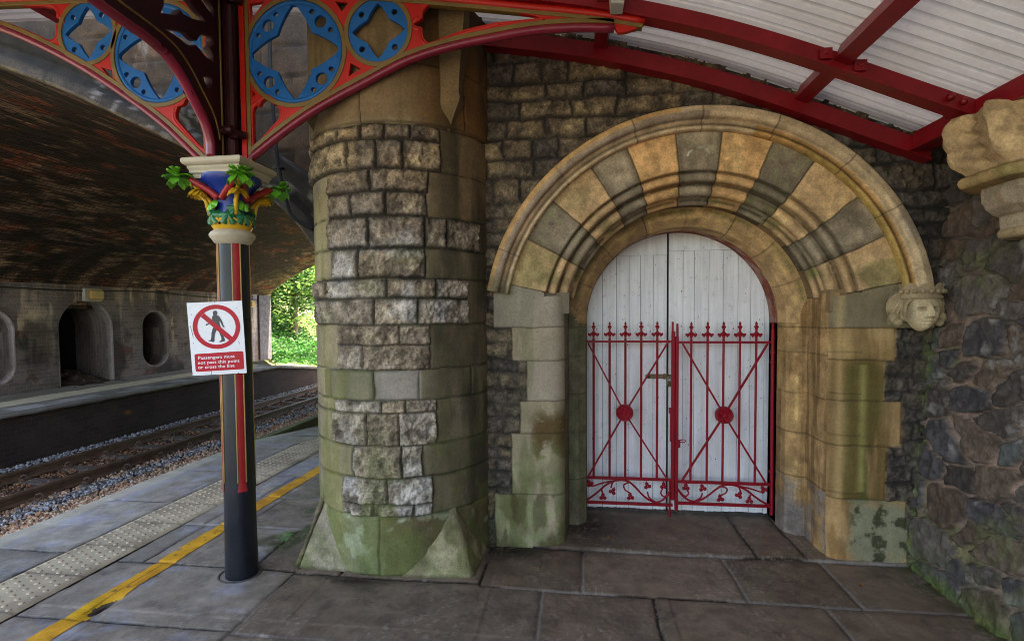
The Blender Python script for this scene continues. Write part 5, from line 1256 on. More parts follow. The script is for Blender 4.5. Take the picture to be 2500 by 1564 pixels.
    for r_, z in prof: v += [(CX-r_, CY-r_, z), (CX+r_, CY-r_, z), (CX+r_, CY+r_, z), (CX-r_, CY+r_, z)]
    b.add(v, [(i*4+k, i*4+(k+1) % 4, i*4+4+(k+1) % 4, i*4+4+k) for i in range(len(prof)-1) for k in range(4)]); b.build('abacus', M['cream'], cap)
    # clustered shaft above
    b = MB(); b.lathe([(.082, 2.48), (.082, 3.52)], (CX, CY, 0), 8, PI/8, PI/8+2*PI)
    for k in range(4): a = PI/4+k*PI/2; b.tube([(CX+.082*math.cos(a), CY+.082*math.sin(a), 2.48), (CX+.082*math.cos(a), CY+.082*math.sin(a), 3.52)], .030, 10)
    b.build('upper_shaft', M['dkmaroon'], t, True, 35)
    b = MB()
    for z in (2.635, 3.40):
        for a in (-PI/4, PI*.75): 
            c_ = (CX+.118*math.cos(a), CY+.118*math.sin(a), z); b.tube([(c_[0]-.05*math.sin(a)*-1, c_[1]-.05, z), (c_[0]+.05*math.sin(a)*-1, c_[1]+.05, z)], .022, 10)
            b.tube([(CX+.06*math.cos(a), CY+.06*math.sin(a)-.02, z-.02), (CX+.145*math.cos(a), CY+.145*math.sin(a), z-.02)], .017, 8)
        b.tube([(CX-.02, CY-.115, z), (CX+.10, CY-.115, z+.01)], .024, 10)
    b.build('lug', M['dkmaroon'], t, True, 40)
    UX, UZ = (1, 0, 0), (0, 0, 1)
    def star(c, R0, tip, cor, n=8):
        pts = []
        for q in range(4):
            a0 = PI/2*q; A = np.array([math.cos(a0), math.sin(a0)])*R0*tip; B = np.array([math.cos(a0+PI/4), math.sin(a0+PI/4)])*R0*cor; C2 = np.array([math.cos(a0+PI/2), math.sin(a0+PI/2)])*R0*tip
            for (p, r_, am) in ((A, B, a0+.18), (B, C2, a0+PI/2-.18)):
                mid = (p+r_)/2; mm = mid+np.array([-(r_-p)[1], (r_-p)[0]])*(-.10)
                if np.linalg.norm(mm) < np.linalg.norm(mid): mm = mid+np.array([-(r_-p)[1], (r_-p)[0]])*(.10)
                for i in range(n): u = i/n; pts.append(tuple((1-u)**2*p+2*u*(1-u)*mm+u*u*r_))
        return [(c[0]+p[0], c[1]+p[1]) for p in pts]
    def disc(c, R0, big):
        holes = [star(c, R0, .945 if big else .87, .50)]
        for q in range(4):
            a = PI/4+PI/2*q
            holes.append(circ((c[0]+.77*R0*math.cos(a), c[1]+.77*R0*math.sin(a)), R0*(.118 if big else .095), 20))
            if big:
                for s_ in (-1, 1): holes.append(circ((c[0]+.835*R0*math.cos(a+s_*.32), c[1]+.835*R0*math.sin(a+s_*.32)), R0*.052, 14))
        plate('rosette', [circ(c, R0, 72)]+holes, .024, (0, CY, 0), UX, UZ, M['blue'], BR[0], .002)
        b = MB(); b.tube([(p[0], CY, p[1]) for p in circ(c, R0*.945, 72)], R0*.055 if not big else .016, 10, closed=True, flat=1.25, up=(0, 1, 0)); b.build('rosette_rim', M['blue'], BR[0], True)
        plate('gold_ring', [circ(c, R0+.024, 72), circ(c, R0-.003, 72)], .040, (0, CY, 0), UX, UZ, M['gold'], BR[0], .003)
    def line_at(pts, x): p = np.array(sorted(pts)); return float(np.interp(x, p[:, 0], p[:, 1]))
    BR = [None]
    def arm(side, top, low, big, small, slot, loop, tris, x_in, end):
        BR[0] = part('bracket', (CX+side*.1, CY, 2.484), t)
        topc = smooth_line(top, 5); lowc = smooth_line(low, 5)
        outl = list(topc)+list(end)+list(reversed(lowc))
        holes = [circ(big, .298, 64), circ(small, .180, 48), slot, loop]+tris
        plate('tracery', [outl]+holes, .030, (0, CY, 0), UX, UZ, M['red'], BR[0], .002)
        disc(big, .296, True); disc(small, .178, False)
        # mouldings
        b = MB(); b.tube([(p[0], CY, p[1]-.004) for p in lowc], .021, 10, flat=1.25, up=(0, 1, 0)); b.build('crimson_roll', M['roll'], BR[0], True)
        def band(pts, off, w, nm, mat, d=.042):
            P_ = np.array(pts); T = np.gradient(P_, axis=0); T /= np.linalg.norm(T, axis=1)[:, None]; Nn = np.stack([-T[:, 1], T[:, 0]], -1)*(1 if T[0, 0] > 0 else -1)
            A = P_+Nn*off; B = P_+Nn*(off+w); plate(nm, [[tuple(p) for p in A]+[tuple(p) for p in B[::-1]]], d, (0, CY, 0), UX, UZ, mat, BR[0], .003)
        band(lowc, .014, .026, 'gold_band', M['gold']); band(topc, -.060, .022, 'gold_band', M['gold'])
        b = MB(); b.tube([(p[0], CY, p[1]-.022) for p in topc], .022, 10, flat=1.3, up=(0, 1, 0)); b.build('top_roll', M['red'], BR[0], True)
        for h, nm in ((slot, 'slot_moulding'), (loop, 'loop_moulding')):
            H = np.array(h); ce = H.mean(0)
            T = np.roll(H, -1, 0)-np.roll(H, 1, 0); T /= np.linalg.norm(T, axis=1)[:, None]; Nn = np.stack([T[:, 1], -T[:, 0]], -1)
            if ((H-ce)*Nn).sum() < 0: Nn = -Nn
            for off, r_, mt in ((.016, .015, 'red'),):
                b = MB(); Q = H+Nn*off; b.tube([(p[0], CY, p[1]) for p in Q], r_, 8, closed=True, flat=1.3, up=(0, 1, 0)); b.build(nm, M[mt], BR[0], True)
        for tr in tris:
            b = MB(); H = np.array(tr); ce = H.mean(0); Q = ce+(H-ce)*1.28; b.tube([(p[0], CY, p[1]) for p in Q], .010, 6, closed=True, flat=1.5, up=(0, 1, 0)); b.build('spandrel_moulding', M['red'], BR[0], True)
        b = MB(); b.box((min(x_in, x_in+side*.03), CY-.03, 2.484), (max(x_in, x_in+side*.03), CY+.03, 3.46)); b.build('red_stile', M['red'], BR[0])
        xg = x_in+side*.032; b = MB(); b.box((min(xg, xg+side*.022), CY-.022, 2.49), (max(xg, xg+side*.022), CY+.022, 3.42)); b.build('gold_stile', M['gold'], BR[0])
    def cusp(pts): return pts
    # right arm, reaching to the wall side
    slotR = smooth_line([(-.170, 3.192), (-.45, 3.255), (-.70, 3.300), (-.80, 3.313)], 4)+smooth_line([(-.83, 3.305), (-.855, 3.275)], 2)+smooth_line([(-.858, 3.240), (-.895, 3.218), (-.915, 3.212)], 3)+smooth_line([(-.895, 3.200), (-.862, 3.188), (-.858, 3.155)], 3)+smooth_line([(-.85, 3.125), (-.825, 3.105), (-.79, 3.110), (-.62, 3.158), (-.45, 3.185)], 4)
    loopR = [(-1.893, 2.575), (-1.893, 2.70), (-1.892, 2.775)]+smooth_line([(-1.885, 2.800), (-1.868, 2.815)], 2)+smooth_line([(-1.850, 2.808), (-1.832, 2.838), (-1.805, 2.850)], 3)+smooth_line([(-1.780, 2.842), (-1.765, 2.815), (-1.745, 2.815)], 3)+smooth_line([(-1.728, 2.790), (-1.722, 2.745), (-1.745, 2.715)], 3)+[(-1.79, 2.672), (-1.85, 2.615)]
    arm(1, [(-1.945, 3.480), (-1.6, 3.465), (-1.2, 3.425), (-.7, 3.350), (-.25, 3.275), (.10, 3.215), (.36, 3.155)],
        [(-1.945, 2.492), (-1.90, 2.528), (-1.69, 2.670), (-1.485, 2.787), (-1.184, 2.922), (-.94, 3.024), (-.702, 3.080), (-.469, 3.112), (-.241, 3.135), (-.018, 3.135), (.20, 3.118)],
        (-1.624, 3.106), (-1.118, 3.190), slotR, loopR,
        [[(-1.370, 3.372), (-1.290, 3.358), (-1.330, 3.310)], [(-1.285, 3.020), (-1.225, 2.985), (-1.298, 2.945)], [(-1.895, 3.40), (-1.80, 3.405), (-1.892, 3.30)], [(-1.892, 2.905), (-1.872, 2.875), (-1.893, 2.862)]],
        -1.955, [(.365, 3.135), (.345, 3.130), (.345, 3.112), (.32, 3.112), (.32, 3.096), (.285, 3.090), (.26, 3.084), (.22, 3.084)])
    slotL = smooth_line([(-3.95, 3.530), (-3.60, 3.520), (-3.26, 3.490)], 4)+smooth_line([(-3.20, 3.478), (-3.165, 3.450)], 2)+smooth_line([(-3.168, 3.42), (-3.148, 3.402), (-3.132, 3.394)], 2)+smooth_line([(-3.150, 3.384), (-3.172, 3.366), (-3.170, 3.335)], 3)+smooth_line([(-3.18, 3.30), (-3.21, 3.285), (-3.26, 3.300), (-3.43, 3.378), (-3.62, 3.450)], 4)
    loopL = [(-2.212, 2.575), (-2.212, 2.70), (-2.213, 2.80)]+smooth_line([(-2.225, 2.845), (-2.245, 2.842)], 2)+smooth_line([(-2.262, 2.872), (-2.292, 2.888), (-2.322, 2.872)], 3)+smooth_line([(-2.332, 2.850), (-2.352, 2.838), (-2.372, 2.838)], 2)+smooth_line([(-2.388, 2.80), (-2.385, 2.765), (-2.362, 2.735)], 3)+[(-2.32, 2.686), (-2.26, 2.622)]
    arm(-1, [(-2.155, 3.488), (-2.5, 3.515), (-3.0, 3.545), (-3.6, 3.572), (-4.2, 3.592)],
        [(-2.155, 2.445), (-2.257, 2.538), (-2.479, 2.745), (-2.746, 2.942), (-3.019, 3.119), (-3.297, 3.268), (-3.581, 3.392), (-3.9, 3.49), (-4.2, 3.548)],
        (-2.485, 3.155), (-2.957, 3.312), slotL, loopL,
        [[(-2.735, 3.470), (-2.815, 3.478), (-2.775, 3.42)], [(-2.80, 3.075), (-2.875, 3.098), (-2.795, 3.005)], [(-2.205, 3.440), (-2.29, 3.450), (-2.205, 3.33)], [(-2.21, 2.945), (-2.23, 2.922), (-2.208, 2.905)]],
        -2.145, [(-4.21, 3.57)])
    # dark arm reaching out towards the platform edge of the next bay (plane x = CX)
    kb = part('knee_bracket', (CX, CY-.1, 2.484), t)
    lowA = [(2.775, 2.484), (2.774, 2.53), (2.768, 2.575), (2.735, 2.650), (2.692, 2.705), (2.628, 2.770), (2.580, 2.820), (2.530, 2.860), (2.470, 2.895), (2.400, 2.914), (2.320, 2.924), (2.216, 2.929), (2.06, 2.940), (1.85, 2.975), (1.60, 3.05)]
    lowA = smooth_line(lowA, 3)
    O1 = [(2.44, 3.007), (2.53, 3.046), (2.589, 3.066), (2.634, 3.057), (2.66, 3.059), (2.694, 3.109), (2.728, 3.13), (2.784, 3.148), (2.794, 3.114), (2.758, 3.073), (2.788, 3.041), (2.79, 3.011), (2.733, 3.007), (2.691, 3.025), (2.654, 3.037), (2.612, 3.009), (2.577, 3.006), (2.543, 3.01), (2.495, 3.011)]
    O2 = [(2.417, 3.073), (2.514, 3.117), (2.547, 3.162), (2.568, 3.152), (2.623, 3.161), (2.676, 3.178), (2.736, 3.203), (2.678, 3.231), (2.617, 3.252), (2.57, 3.30), (2.52, 3.30), (2.44, 3.20), (2.436, 3.114)]
    O3 = [(2.77, 3.34), (2.802, 3.3), (2.8, 3.261), (2.702, 3.301), (2.66, 3.36)]
    O5 = [(2.696, 2.907), (2.717, 2.893), (2.758, 2.926), (2.774, 2.902), (2.76, 2.854), (2.737, 2.843), (2.716, 2.862)]
    outl = lowA+[(1.55, 3.06), (1.5, 3.50), (2.88, 3.50), (2.88, 2.484)]
    plate('knee_plate', [outl, O1, O2, O3, O5, circ((2.622, 2.778), .014, 12), circ((2.16, 3.24), .20, 40)], .046, (CX, 0, 0), (0, 1, 0), (0, 0, 1), M['dkmaroon'], kb, .006)
    plate('knee_disc', [circ((2.16, 3.24), .205, 40)], .02, (CX, 0, 0), (0, 1, 0), (0, 0, 1), M['flute'], kb)
    b = MB(); b.tube([(CX, p[0], p[1]-.002) for p in lowA], .020, 10, flat=1.4, up=(1, 0, 0)); b.build('crimson_roll', M['roll'], kb, True)
    b = MB()
    for s_ in (-1, 1):
        b.tube([(CX+s_*.024, min(p[0]+.045, 2.835), p[1]+.055) for p in lowA[3:36]], .006, 6)
        b.tube([(CX+s_*.024, 2.845, 2.50), (CX+s_*.024, 2.845, 3.48)], .007, 6)
    b.build('bead', M['gold'], kb, True)
    b = MB()
    for (a, q) in (((2.845, 3.02), (2.40, 3.055)), ((2.84, 3.175), (2.38, 3.06)), ((2.83, 3.22), (2.60, 3.44)), ((2.84, 2.965), (2.47, 2.965))): 
        b.tube([(CX-.0, a[0], a[1]), (CX-.0, q[0], q[1])], .026, 8, flat=1.0)
    return t
make_column()
# cast socket in the paving
b = MB(); b.lathe([(.10, -.012), (.115, .004), (.125, .003), (.128, -.012)], (CX-.012, CY+.0, 0), 40); props(b.build('column_socket', paint('old_cement', S(78, 74, 70), .9, .3, .5), None, True), 'rough cement socket ring round the foot of the iron column', 'socket')

# ================================================================== sign on the column
def make_sign():
    a = R(16); n = Vector((math.sin(a), -math.cos(a), 0)); o = Vector((-2.0224, 2.8489, 0)); ux = Vector((math.cos(a), math.sin(a), 0)); uz = Vector((0, 0, 1))
    t = thing('warning_sign', (o.x, o.y, 1.45), 'tilted white metal sign with a red no-walking circle and red text panel on the column', 'sign')
    def pl(nm, polys, d, off, mat, bev=0.0): return plate(nm, polys, d, o+n*off, ux, uz, mat, t, bev)
    A = [(-.2247, 1.6576), (.0748, 1.6702), (.0912, 1.2449), (-.2040, 1.2355)]
    pl('panel', [A], .003, .0, M['signw'], .0005)
    ce = (-.0666, 1.5184)
    pl('prohibition_ring', [circ(ce, .1287, 72), circ(ce, .1037, 72)], .0012, .0026, M['signr'])
    man = [(-.0848,1.5952),(-.0845,1.6051),(-.077,1.6121),(-.066,1.612),(-.06,1.6029),(-.0618,1.5911),(-.0648,1.5868),(-.0557,1.5832),(-.0468,1.5733),(-.0363,1.5534),(-.0302,1.5336),(-.0279,1.5237),(-.0232,1.5197),(-.0256,1.5146),(-.0336,1.5178),(-.0412,1.5357),(-.0467,1.5496),(-.0511,1.5516),(-.0497,1.5358),(-.0446,1.5179),(-.0346,1.4783),(-.0244,1.4464),(-.024,1.4345),(-.0359,1.4315),(-.0526,1.4278),(-.0543,1.4318),(-.043,1.4408),(-.042,1.4506),(-.0495,1.4745),(-.0615,1.5043),(-.068,1.4985),(-.077,1.4749),(-.0804,1.4472),(-.0792,1.4373),(-.0856,1.4295),(-.0984,1.4325),(-.1147,1.4379),(-.1135,1.4406),(-.1018,1.4416),(-.097,1.4574),(-.0952,1.483),(-.089,1.5066),(-.0844,1.5144),(-.0884,1.5303),(-.091,1.5421),(-.1065,1.5352),(-.1214,1.5259),(-.1261,1.5275),(-.1248,1.5338),(-.1119,1.5384),(-.0953,1.5461),(-.0919,1.5618),(-.0889,1.5775),(-.0832,1.5862)]
    pl('walking_figure', [man], .0012, .0024, M['signk'])
    pl('prohibition_bar', [[(-.1509, 1.578), (-.1322, 1.5975), (.0184, 1.4577), (-.0006, 1.4381)]], .0012, .0032, M['signr'])
    c = [(-.1909, 1.3615), (.0747, 1.3752), (.0787, 1.2684), (-.1866, 1.2576)]; r_ = .012; pp = []
    for i in range(4):
        p = np.array(c[i]); q = np.array(c[i-1]); s_ = np.array(c[(i+1) % 4]); a0 = (q-p)/np.linalg.norm(q-p); a1 = (s_-p)/np.linalg.norm(s_-p)
        for k in range(7): u = k/6; pp.append(tuple((1-u)**2*(p+a0*r_)+2*u*(1-u)*p+u*u*(p+a1*r_)))
    pl('text_panel', [pp], .0012, .0026, M['signr'])
    tl = R(2.2); tu = (ux*math.cos(tl)+uz*math.sin(tl)); tv = (-ux*math.sin(tl)+uz*math.cos(tl))
    for s_, x, z in (('Passengers must', -.1715, 1.3300), ('not pass this point', -.1735, 1.3020), ('or cross the line', -.1722, 1.2752)):
        o2 = o+n*.0036+ux*x+uz*z
        ob = text('lettering', s_, .0255, o2, tu, tv, M['signw'], t)
        w = max(v.co.dot(ux) for v in ob.data.vertices)-min(v.co.dot(ux) for v in ob.data.vertices)
        want = {'P': .199, 'n': .226, 'o': .197}[s_[0]]
        k = want/max(w, 1e-6)
        for v in ob.data.vertices:
            d = v.co-o2; v.co = o2+tu*(d.dot(tu)*k)+tv*(d.dot(tv))+n*d.dot(n)
    for (x, z) in ((.045, 1.352), (.067, 1.283), (-.181, 1.272), (-.206, 1.25), (.046, 1.245)):
        b = MB(); b.tube([o+n*.0028+ux*x+uz*z, o+n*.0050+ux*x+uz*z], .0035, 8); b.build('screw', M['steel'], t)
    b = MB()
    b.lathe([(.0875, 1.548), (.0905, 1.550), (.0905, 1.572), (.0875, 1.574)], (CX, CY, 0), 32); b.build('bracket_strap', M['black'], t)
    for (x, z, l, w) in ((-.203, 1.50, .05, .002), (-.197, 1.47, .03, .0015), (.053, 1.425, .018, .0022), (-.199, 1.59, .006, .003), (-.195, 1.425, .007, .003), (.045, 1.628, .004, .003), (.058, 1.60, .005, .002), (-.075, 1.663, .012, .0015), (-.1, 1.241, .05, .0025)):
        b = MB(); b.obox(o+n*.0022+ux*(x-l*.1)+uz*(z+l/2), o+n*.0022+ux*(x+l*.12)+uz*(z-l/2), w, .0008, n); b.build('scratch', M['signk'], t)
make_sign()
# grey plastic clip light on the bracket end
t = thing('clip_light', (.21, 2.9, 3.2), 'small grey plastic light housing clipped on the red bracket end', 'light fitting')
b = MB(); b.add([(.176, 2.80, 3.165), (.24, 2.80, 3.16), (.255, 2.80, 3.30), (.165, 2.80, 3.30), (.176, 2.90, 3.165), (.24, 2.90, 3.16), (.255, 2.90, 3.30), (.165, 2.90, 3.30)], [(0,3,2,1),(4,5,6,7),(0,1,5,4),(1,2,6,5),(2,3,7,6),(3,0,4,7)])
for xx in (.186, .232): b.box((xx-.003, 2.796, 3.164), (xx+.003, 2.80, 3.30))
b.build('housing', M['clip'], t)
b = MB(); b.tube([(.163, 2.794, 3.34), (.166, 2.794, 3.225), (.252, 2.794, 3.222), (.262, 2.794, 3.34)], .004, 6); b.build('wire_clip', M['clip'], t, True)
# ================================================================== white boarded doors
def make_door(x0, x1, joints, rail_z, label, cap_x):
    t = thing('wooden_door', ((x0+x1)/2, 4.25, 0), label, 'door', 'white boarded doors in the archway')
    DY = 4.25; zb = .006
    def arch_top(x):
        q = .735**2-(x-AX)**2; return AZ+math.sqrt(max(q, 0))+.01
    def board(a, c2, z0, ztop, y, nm, g=.003):
        n = 8; b = MB(); xs = [a+(c2-a)*i/n for i in range(n+1)]
        v = []; 
        for x in xs:
            zt = min(arch_top(x), ztop); v += [(x, y, z0), (x, y, zt), (x, y+.03, zt), (x, y+.03, z0)]
        f = []
        for i in range(n):
            for k in range(4): f.append((i*4+k, i*4+4+k, i*4+4+(k+1) % 4, i*4+(k+1) % 4))
        f += [(0, 1, 2, 3), tuple(n*4+k for k in (3, 2, 1, 0))]
        b.add(v, f); return b
    js = [x0]+joints+[x1]; bb = MB(); rr = random.Random(int(x0*100)+9)
    for a, c2 in zip(js[:-1], js[1:]):
        dy = rr.uniform(-.0012, .0012)
        q = board(a+.0016, c2-.0016, zb+rr.uniform(0, .012), rail_z, DY+dy, ''); bb.add(q.v, q.f)
    bb.build('board', M['white'], t)
    q = board(x0+.001, x1-.001, rail_z+.002, 9, DY-.0015, ''); q.build('top_rail', M['white'], t)
    q = board(x0+.002, x1-.002, .02, 9, DY+.008, ''); q.build('back_panel', M['dark'], t)
    return t
DL = make_door(.02, .697, [.084, .2, .308, .407, .495, .593], 2.03, 'left white boarded door leaf behind the gate, arched at the top', .6)
DR = make_door(.711, 1.50, [.82, .905, 1.014, 1.122, 1.231, 1.325, 1.428], 2.06, 'right white boarded door leaf behind the gate, arched at the top', .8)
b = MB(); b.box((.55, 4.236, 1.062), (.672, 4.2475, 1.098), .002); b.lathe([(.0001, 0), (.018, 0), (.018, .0115), (.0001, .0115)], (.55, 4.236, 1.08), 20, axis='y'); b.box((.672, 4.232, 1.058), (.688, 4.2475, 1.102), .002); b.box((.688, 4.236, 1.064), (.738, 4.2475, 1.096), .002)
b.tube([(.70, 4.246, 1.08), (.70, 4.225, 1.085), (.725, 4.225, 1.085), (.725, 4.246, 1.08)], .005, 6)
o = b.build('hasp', M['brass'], DL)
t = thing('padlock', (.715, 4.22, 1.03), 'small brass padlock hanging from the hasp on the white doors', 'padlock')
b = MB(); b.box((.693, 4.214, 1.005), (.737, 4.234, 1.045), .004); b.build('body', M['brass'], t)
b = MB(); b.tube([(.703, 4.224, 1.043), (.703, 4.224, 1.072), (.715, 4.224, 1.084), (.727, 4.224, 1.072), (.727, 4.224, 1.043)], .004, 8); b.build('shackle', M['clip'], t, True)
# dirt specks on the boards
t_ = MB(); rr = random.Random(12)
def specks(t, x0, x1, n):
    b = MB()
    for _ in range(n):
        x = rr.uniform(x0, x1); z = min(2.0, max(.05, rr.gauss(1.15, .45))); s_ = rr.choice([.0015, .0018, .002, .003]); y = 4.2470
        k = rr.uniform(.6, 2.6); b.add([(x-s_, y, z-s_*k*.5), (x+s_*.7, y, z-s_*k), (x+s_, y, z+s_*k), (x-s_*.8, y, z+s_*k*.6)], [(0, 1, 2, 3)])
    o = b.build('dirt_speck', M['dark'], t); o['kind'] = 'stuff'
specks(DL, .1, .66, 130); specks(DR, .75, 1.42, 130)

# ================================================================== iron gate leaves
GY = 4.10
def finial(b, x, y, z):
    b.lathe([(.006, 0), (.010, .004), (.010, .012), (.006, .016), (.0055, .03)], (x, y, z), 10)
    prof = [(.0, .148), (.004, .140), (.009, .128), (.005, .118), (.014, .112), (.016, .104), (.009, .094), (.006, .080), (.010, .066), (.020, .060), (.030, .056), (.038, .060), (.043, .054), (.041, .040), (.034, .038), (.028, .028), (.020, .034), (.014, .044), (.008, .030), (.006, .012)]
    poly = [(x+p, z+q) for p, q in prof]+[(x-p, z+q) for p, q in prof[::-1] if p > 0]
    cu = [(p[0], p[1]) for p in poly]
    n = len(cu)
    v = [(p[0], y-.006, p[1]) for p in cu]+[(p[0], y+.006, p[1]) for p in cu]
    f = [tuple(range(n-1, -1, -1)), tuple(range(n, 2*n))]+[(i, (i+1) % n, n+(i+1) % n, n+i) for i in range(n)]
    b.add(v, f)
    b.ball((x, y, z+.105), .012, 5, (1, 1, .8)); b.ball((x, y, z+.052), .014, 5, (1.3, 1, 1)); b.ball((x-.036, y, z+.050), .009, 4); b.ball((x+.036, y, z+.050), .009, 4)
def make_gate(x0, x1, bars, zt, zm, zb, rose, label, right):
    t = thing('iron_gate', ((x0+x1)/2, GY, 0), label, 'gate', 'red iron gate leaves in the archway')
    g = M['gate']
    for x in bars:
        b = MB(); b.tube([(x, GY, zm), (x, GY, zt+.004)], .0090, 8); finial(b, x, GY, zt+.008); b.build('bar', g, t, True, 40)
    for z, h, nm in ((zt, .016, 'top_rail'), (zm, .020, 'middle_rail'), (zb, .020, 'bottom_rail')):
        b = MB(); b.box((x0, GY-.012, z-h/2), (x1, GY+.012, z+h/2), .002); b.build(nm, g, t)
    xa, xb = x0+.035, x1-.045 if not right else x1-.035
    for (px, pz) in ((xa, zt-.01), (xb, zt-.01), (xa, zm+.01), (xb, zm+.01)):
        d = Vector((rose[0]-px, 0, rose[1]-pz)); e = Vector((px, GY-.012, pz))+d*(1-.055/d.length)
        b = MB(); b.obox((px, GY-.012, pz), e, .012, .020 if right else .014, (0, 1, 0)); b.build('brace', g, t)
    b = MB(); y0 = GY-.052
    b.lathe([(.0001, y0+.0), (.010, y0+.001), (.016, y0+.006), (.017, y0+.010), (.024, y0+.010), (.026, y0+.004), (.031, y0+.003), (.034, y0+.009), (.044, y0+.009), (.046, y0+.003), (.054, y0+.001), (.059, y0+.006), (.060, y0+.012), (.060, GY+.012), (.0001, GY+.012)], (rose[0], 0, rose[1]), 36, axis='y')
    b.lathe([(.050, GY-.012), (.065, GY-.010), (.065, GY+.010), (.05, GY+.012)], (rose[0], 0, rose[1]), 36, axis='y')
    for k in range(6): a = PI/3*k; b.ball((rose[0]+.0390*math.cos(a), y0+.006, rose[1]+.0390*math.sin(a)), .0105, 5)
    b.build('boss', g, t, True, 45)
    # vine scroll in the bottom panel
    W = x1-x0; H0, H1 = zb+.01, zm-.01; H = H1-H0
    def P(u, v): 
        u = u if right else 1-u
        return (x0+u*W, GY, H0+v*H)
    main = smooth_line([P(.0, .75), P(.06, .35), P(.14, .08), P(.22, .06), P(.32, .30), P(.42, .70), P(.50, .93), P(.62, .97), P(.74, .75), P(.84, .40), P(.93, .12), P(.99, .02)], 6)
    b = MB(); b.tube(main, .0078, 8)
    for pts in ([P(.03, .55), P(.09, .30), P(.13, .45), P(.11, .68)], [P(.20, .06), P(.26, .25), P(.28, .50)], [P(.47, .90), P(.54, .78), P(.53, .55), P(.46, .38)], [P(.58, .97), P(.66, .90), P(.69, .62)], [P(.66, .94), P(.80, .80), P(.90, .66), P(.93, .74)], [P(.80, .52), P(.79, .42), P(.78, .36)]):
        b.tube(smooth_line(pts, 5), .006, 8)
    b.build('vine_scroll', g, t, True)
    for (u, v, rot) in ((.10, .78, 0), (.28, .76, .3), (.47, .24, .2), (.67, .46, -.5), (.78, .20, 0), (.93, .78, .6)):
        c_ = P(u, v); b = MB()
        for k in range(3): a = PI/2+rot+2*PI*k/3; b.ball((c_[0]+.016*math.cos(a), GY-.003, c_[2]+.016*math.sin(a)), .0145, 6, (1, .8, 1))
        a = PI/2+rot; b.lathe([(.006, 0), (.0001, .02)], (c_[0]+.028*math.cos(a), GY, c_[2]+.024*math.sin(a)), 6)
        b.build('trefoil', g, t, True)
    return t
GL = make_gate(.046, .722, [.124, .246, .365, .484, .603], 1.362, .303, .108, (.360, .815), 'left leaf of the crimson iron gate with finials, cross braces and a round boss', False)
GR = make_gate(.752, 1.432, [.853, .972, 1.087, 1.204, 1.320], 1.357, .292, .126, (1.093, .810), 'right leaf of the crimson iron gate beside the red brick reveal', True)
b = MB(); b.box((.708, GY-.014, .15), (.734, GY+.014, 1.44), .003); b.tube([(.716, GY, 1.40), (.716, GY, 1.512)], .008, 8); b.box((.700, GY-.012, .60), (.709, GY+.012, .84)); b.tube([(.700, GY, .02), (.700, GY, .30)], .008, 8); b.box((.69, GY-.03, .82), (.712, GY+.0, .86)); b.build('meeting_stile', M['gate'], GL)
b = MB(); b.box((.736, GY-.018, .07), (.760, GY+.014, 1.40), .003); b.tube([(.752, GY, 1.39), (.751, GY, 1.47), (.751, GY, 1.50)], [.009, .009, .007], 8); b.build('meeting_stile', M['gate'], GR)
b = MB(); b.tube([(1.443, GY, .06), (1.437, GY, 1.42), (1.437, GY, 1.44)], .0135, 10); b.lathe([(.006, 0), (.014, .006), (.010, .02), (.006, .03), (.011, .045), (.012, .055), (.001, .072)], (1.437, GY, 1.435), 10)
for z in (.38, 1.20, 1.27): b.lathe([(.013, 0), (.020, .004), (.020, .016), (.013, .02)], (1.438, GY, z), 12); 
for z in (.386, 1.206): b.tube([(1.438, GY, z+.004), (1.465, GY+.01, z+.004)], .007, 6)
b.build('hanging_stile', M['gate'], GR, True, 40)
b = MB(); b.tube([(.050, GY, .10), (.050, GY, 1.375)], .010, 8)
for z in (.12, .30, 1.35, 1.20): b.tube([(.02, GY+.005, z), (.052, GY, z)], .011, 8)
b.build('hanging_stile', M['gate'], GL, True, 40)
b = MB(); b.box((.757, GY-.03, .56), (.772, GY-.01, .615)); b.tube([(.76, GY-.02, .615), (.80, GY-.028, .622), (.812, GY-.03, .612), (.80, GY-.03, .603), (.772, GY-.024, .60)], .004, 6); b.build('latch', M['gate'], GR)

# ================================================================== small things on the paving
t = thing('weed', (-2.03, 3.40, 0), 'small bright green weed sprouting from the paving by the pier', 'weed')
b = MB(); rr = random.Random(3)
for k in range(9):
    a = rr.uniform(0, 2*PI); l = rr.uniform(.025, .05); h = rr.uniform(.02, .06); p0 = Vector((-2.03, 3.40, 0)); p1 = p0+Vector((math.cos(a)*l*.6, math.sin(a)*l*.6, h)); d = Vector((math.cos(a), math.sin(a), .1))
    b.tube([p0, p1], .0012, 5)
    sd = Vector((-math.sin(a), math.cos(a), 0)); L = .022
    b.add([p1, p1+d*L*.5+sd*.009, p1+d*L, p1+d*L*.5-sd*.009], [(0, 1, 2, 3)]); b.add([p1-d*.004, p1+d*L*.3+sd*.012+Vector((0, 0, .004)), p1+d*L*.1+sd*.020, p1-d*.003+sd*.010], [(0, 1, 2, 3)]); b.add([p1-d*.004, p1+d*L*.3-sd*.012, p1+d*L*.1-sd*.020+Vector((0, 0, .004)), p1-d*.003-sd*.010], [(0, 1, 2, 3)])
b.build('leaf', M['weed'], t)
proto = None
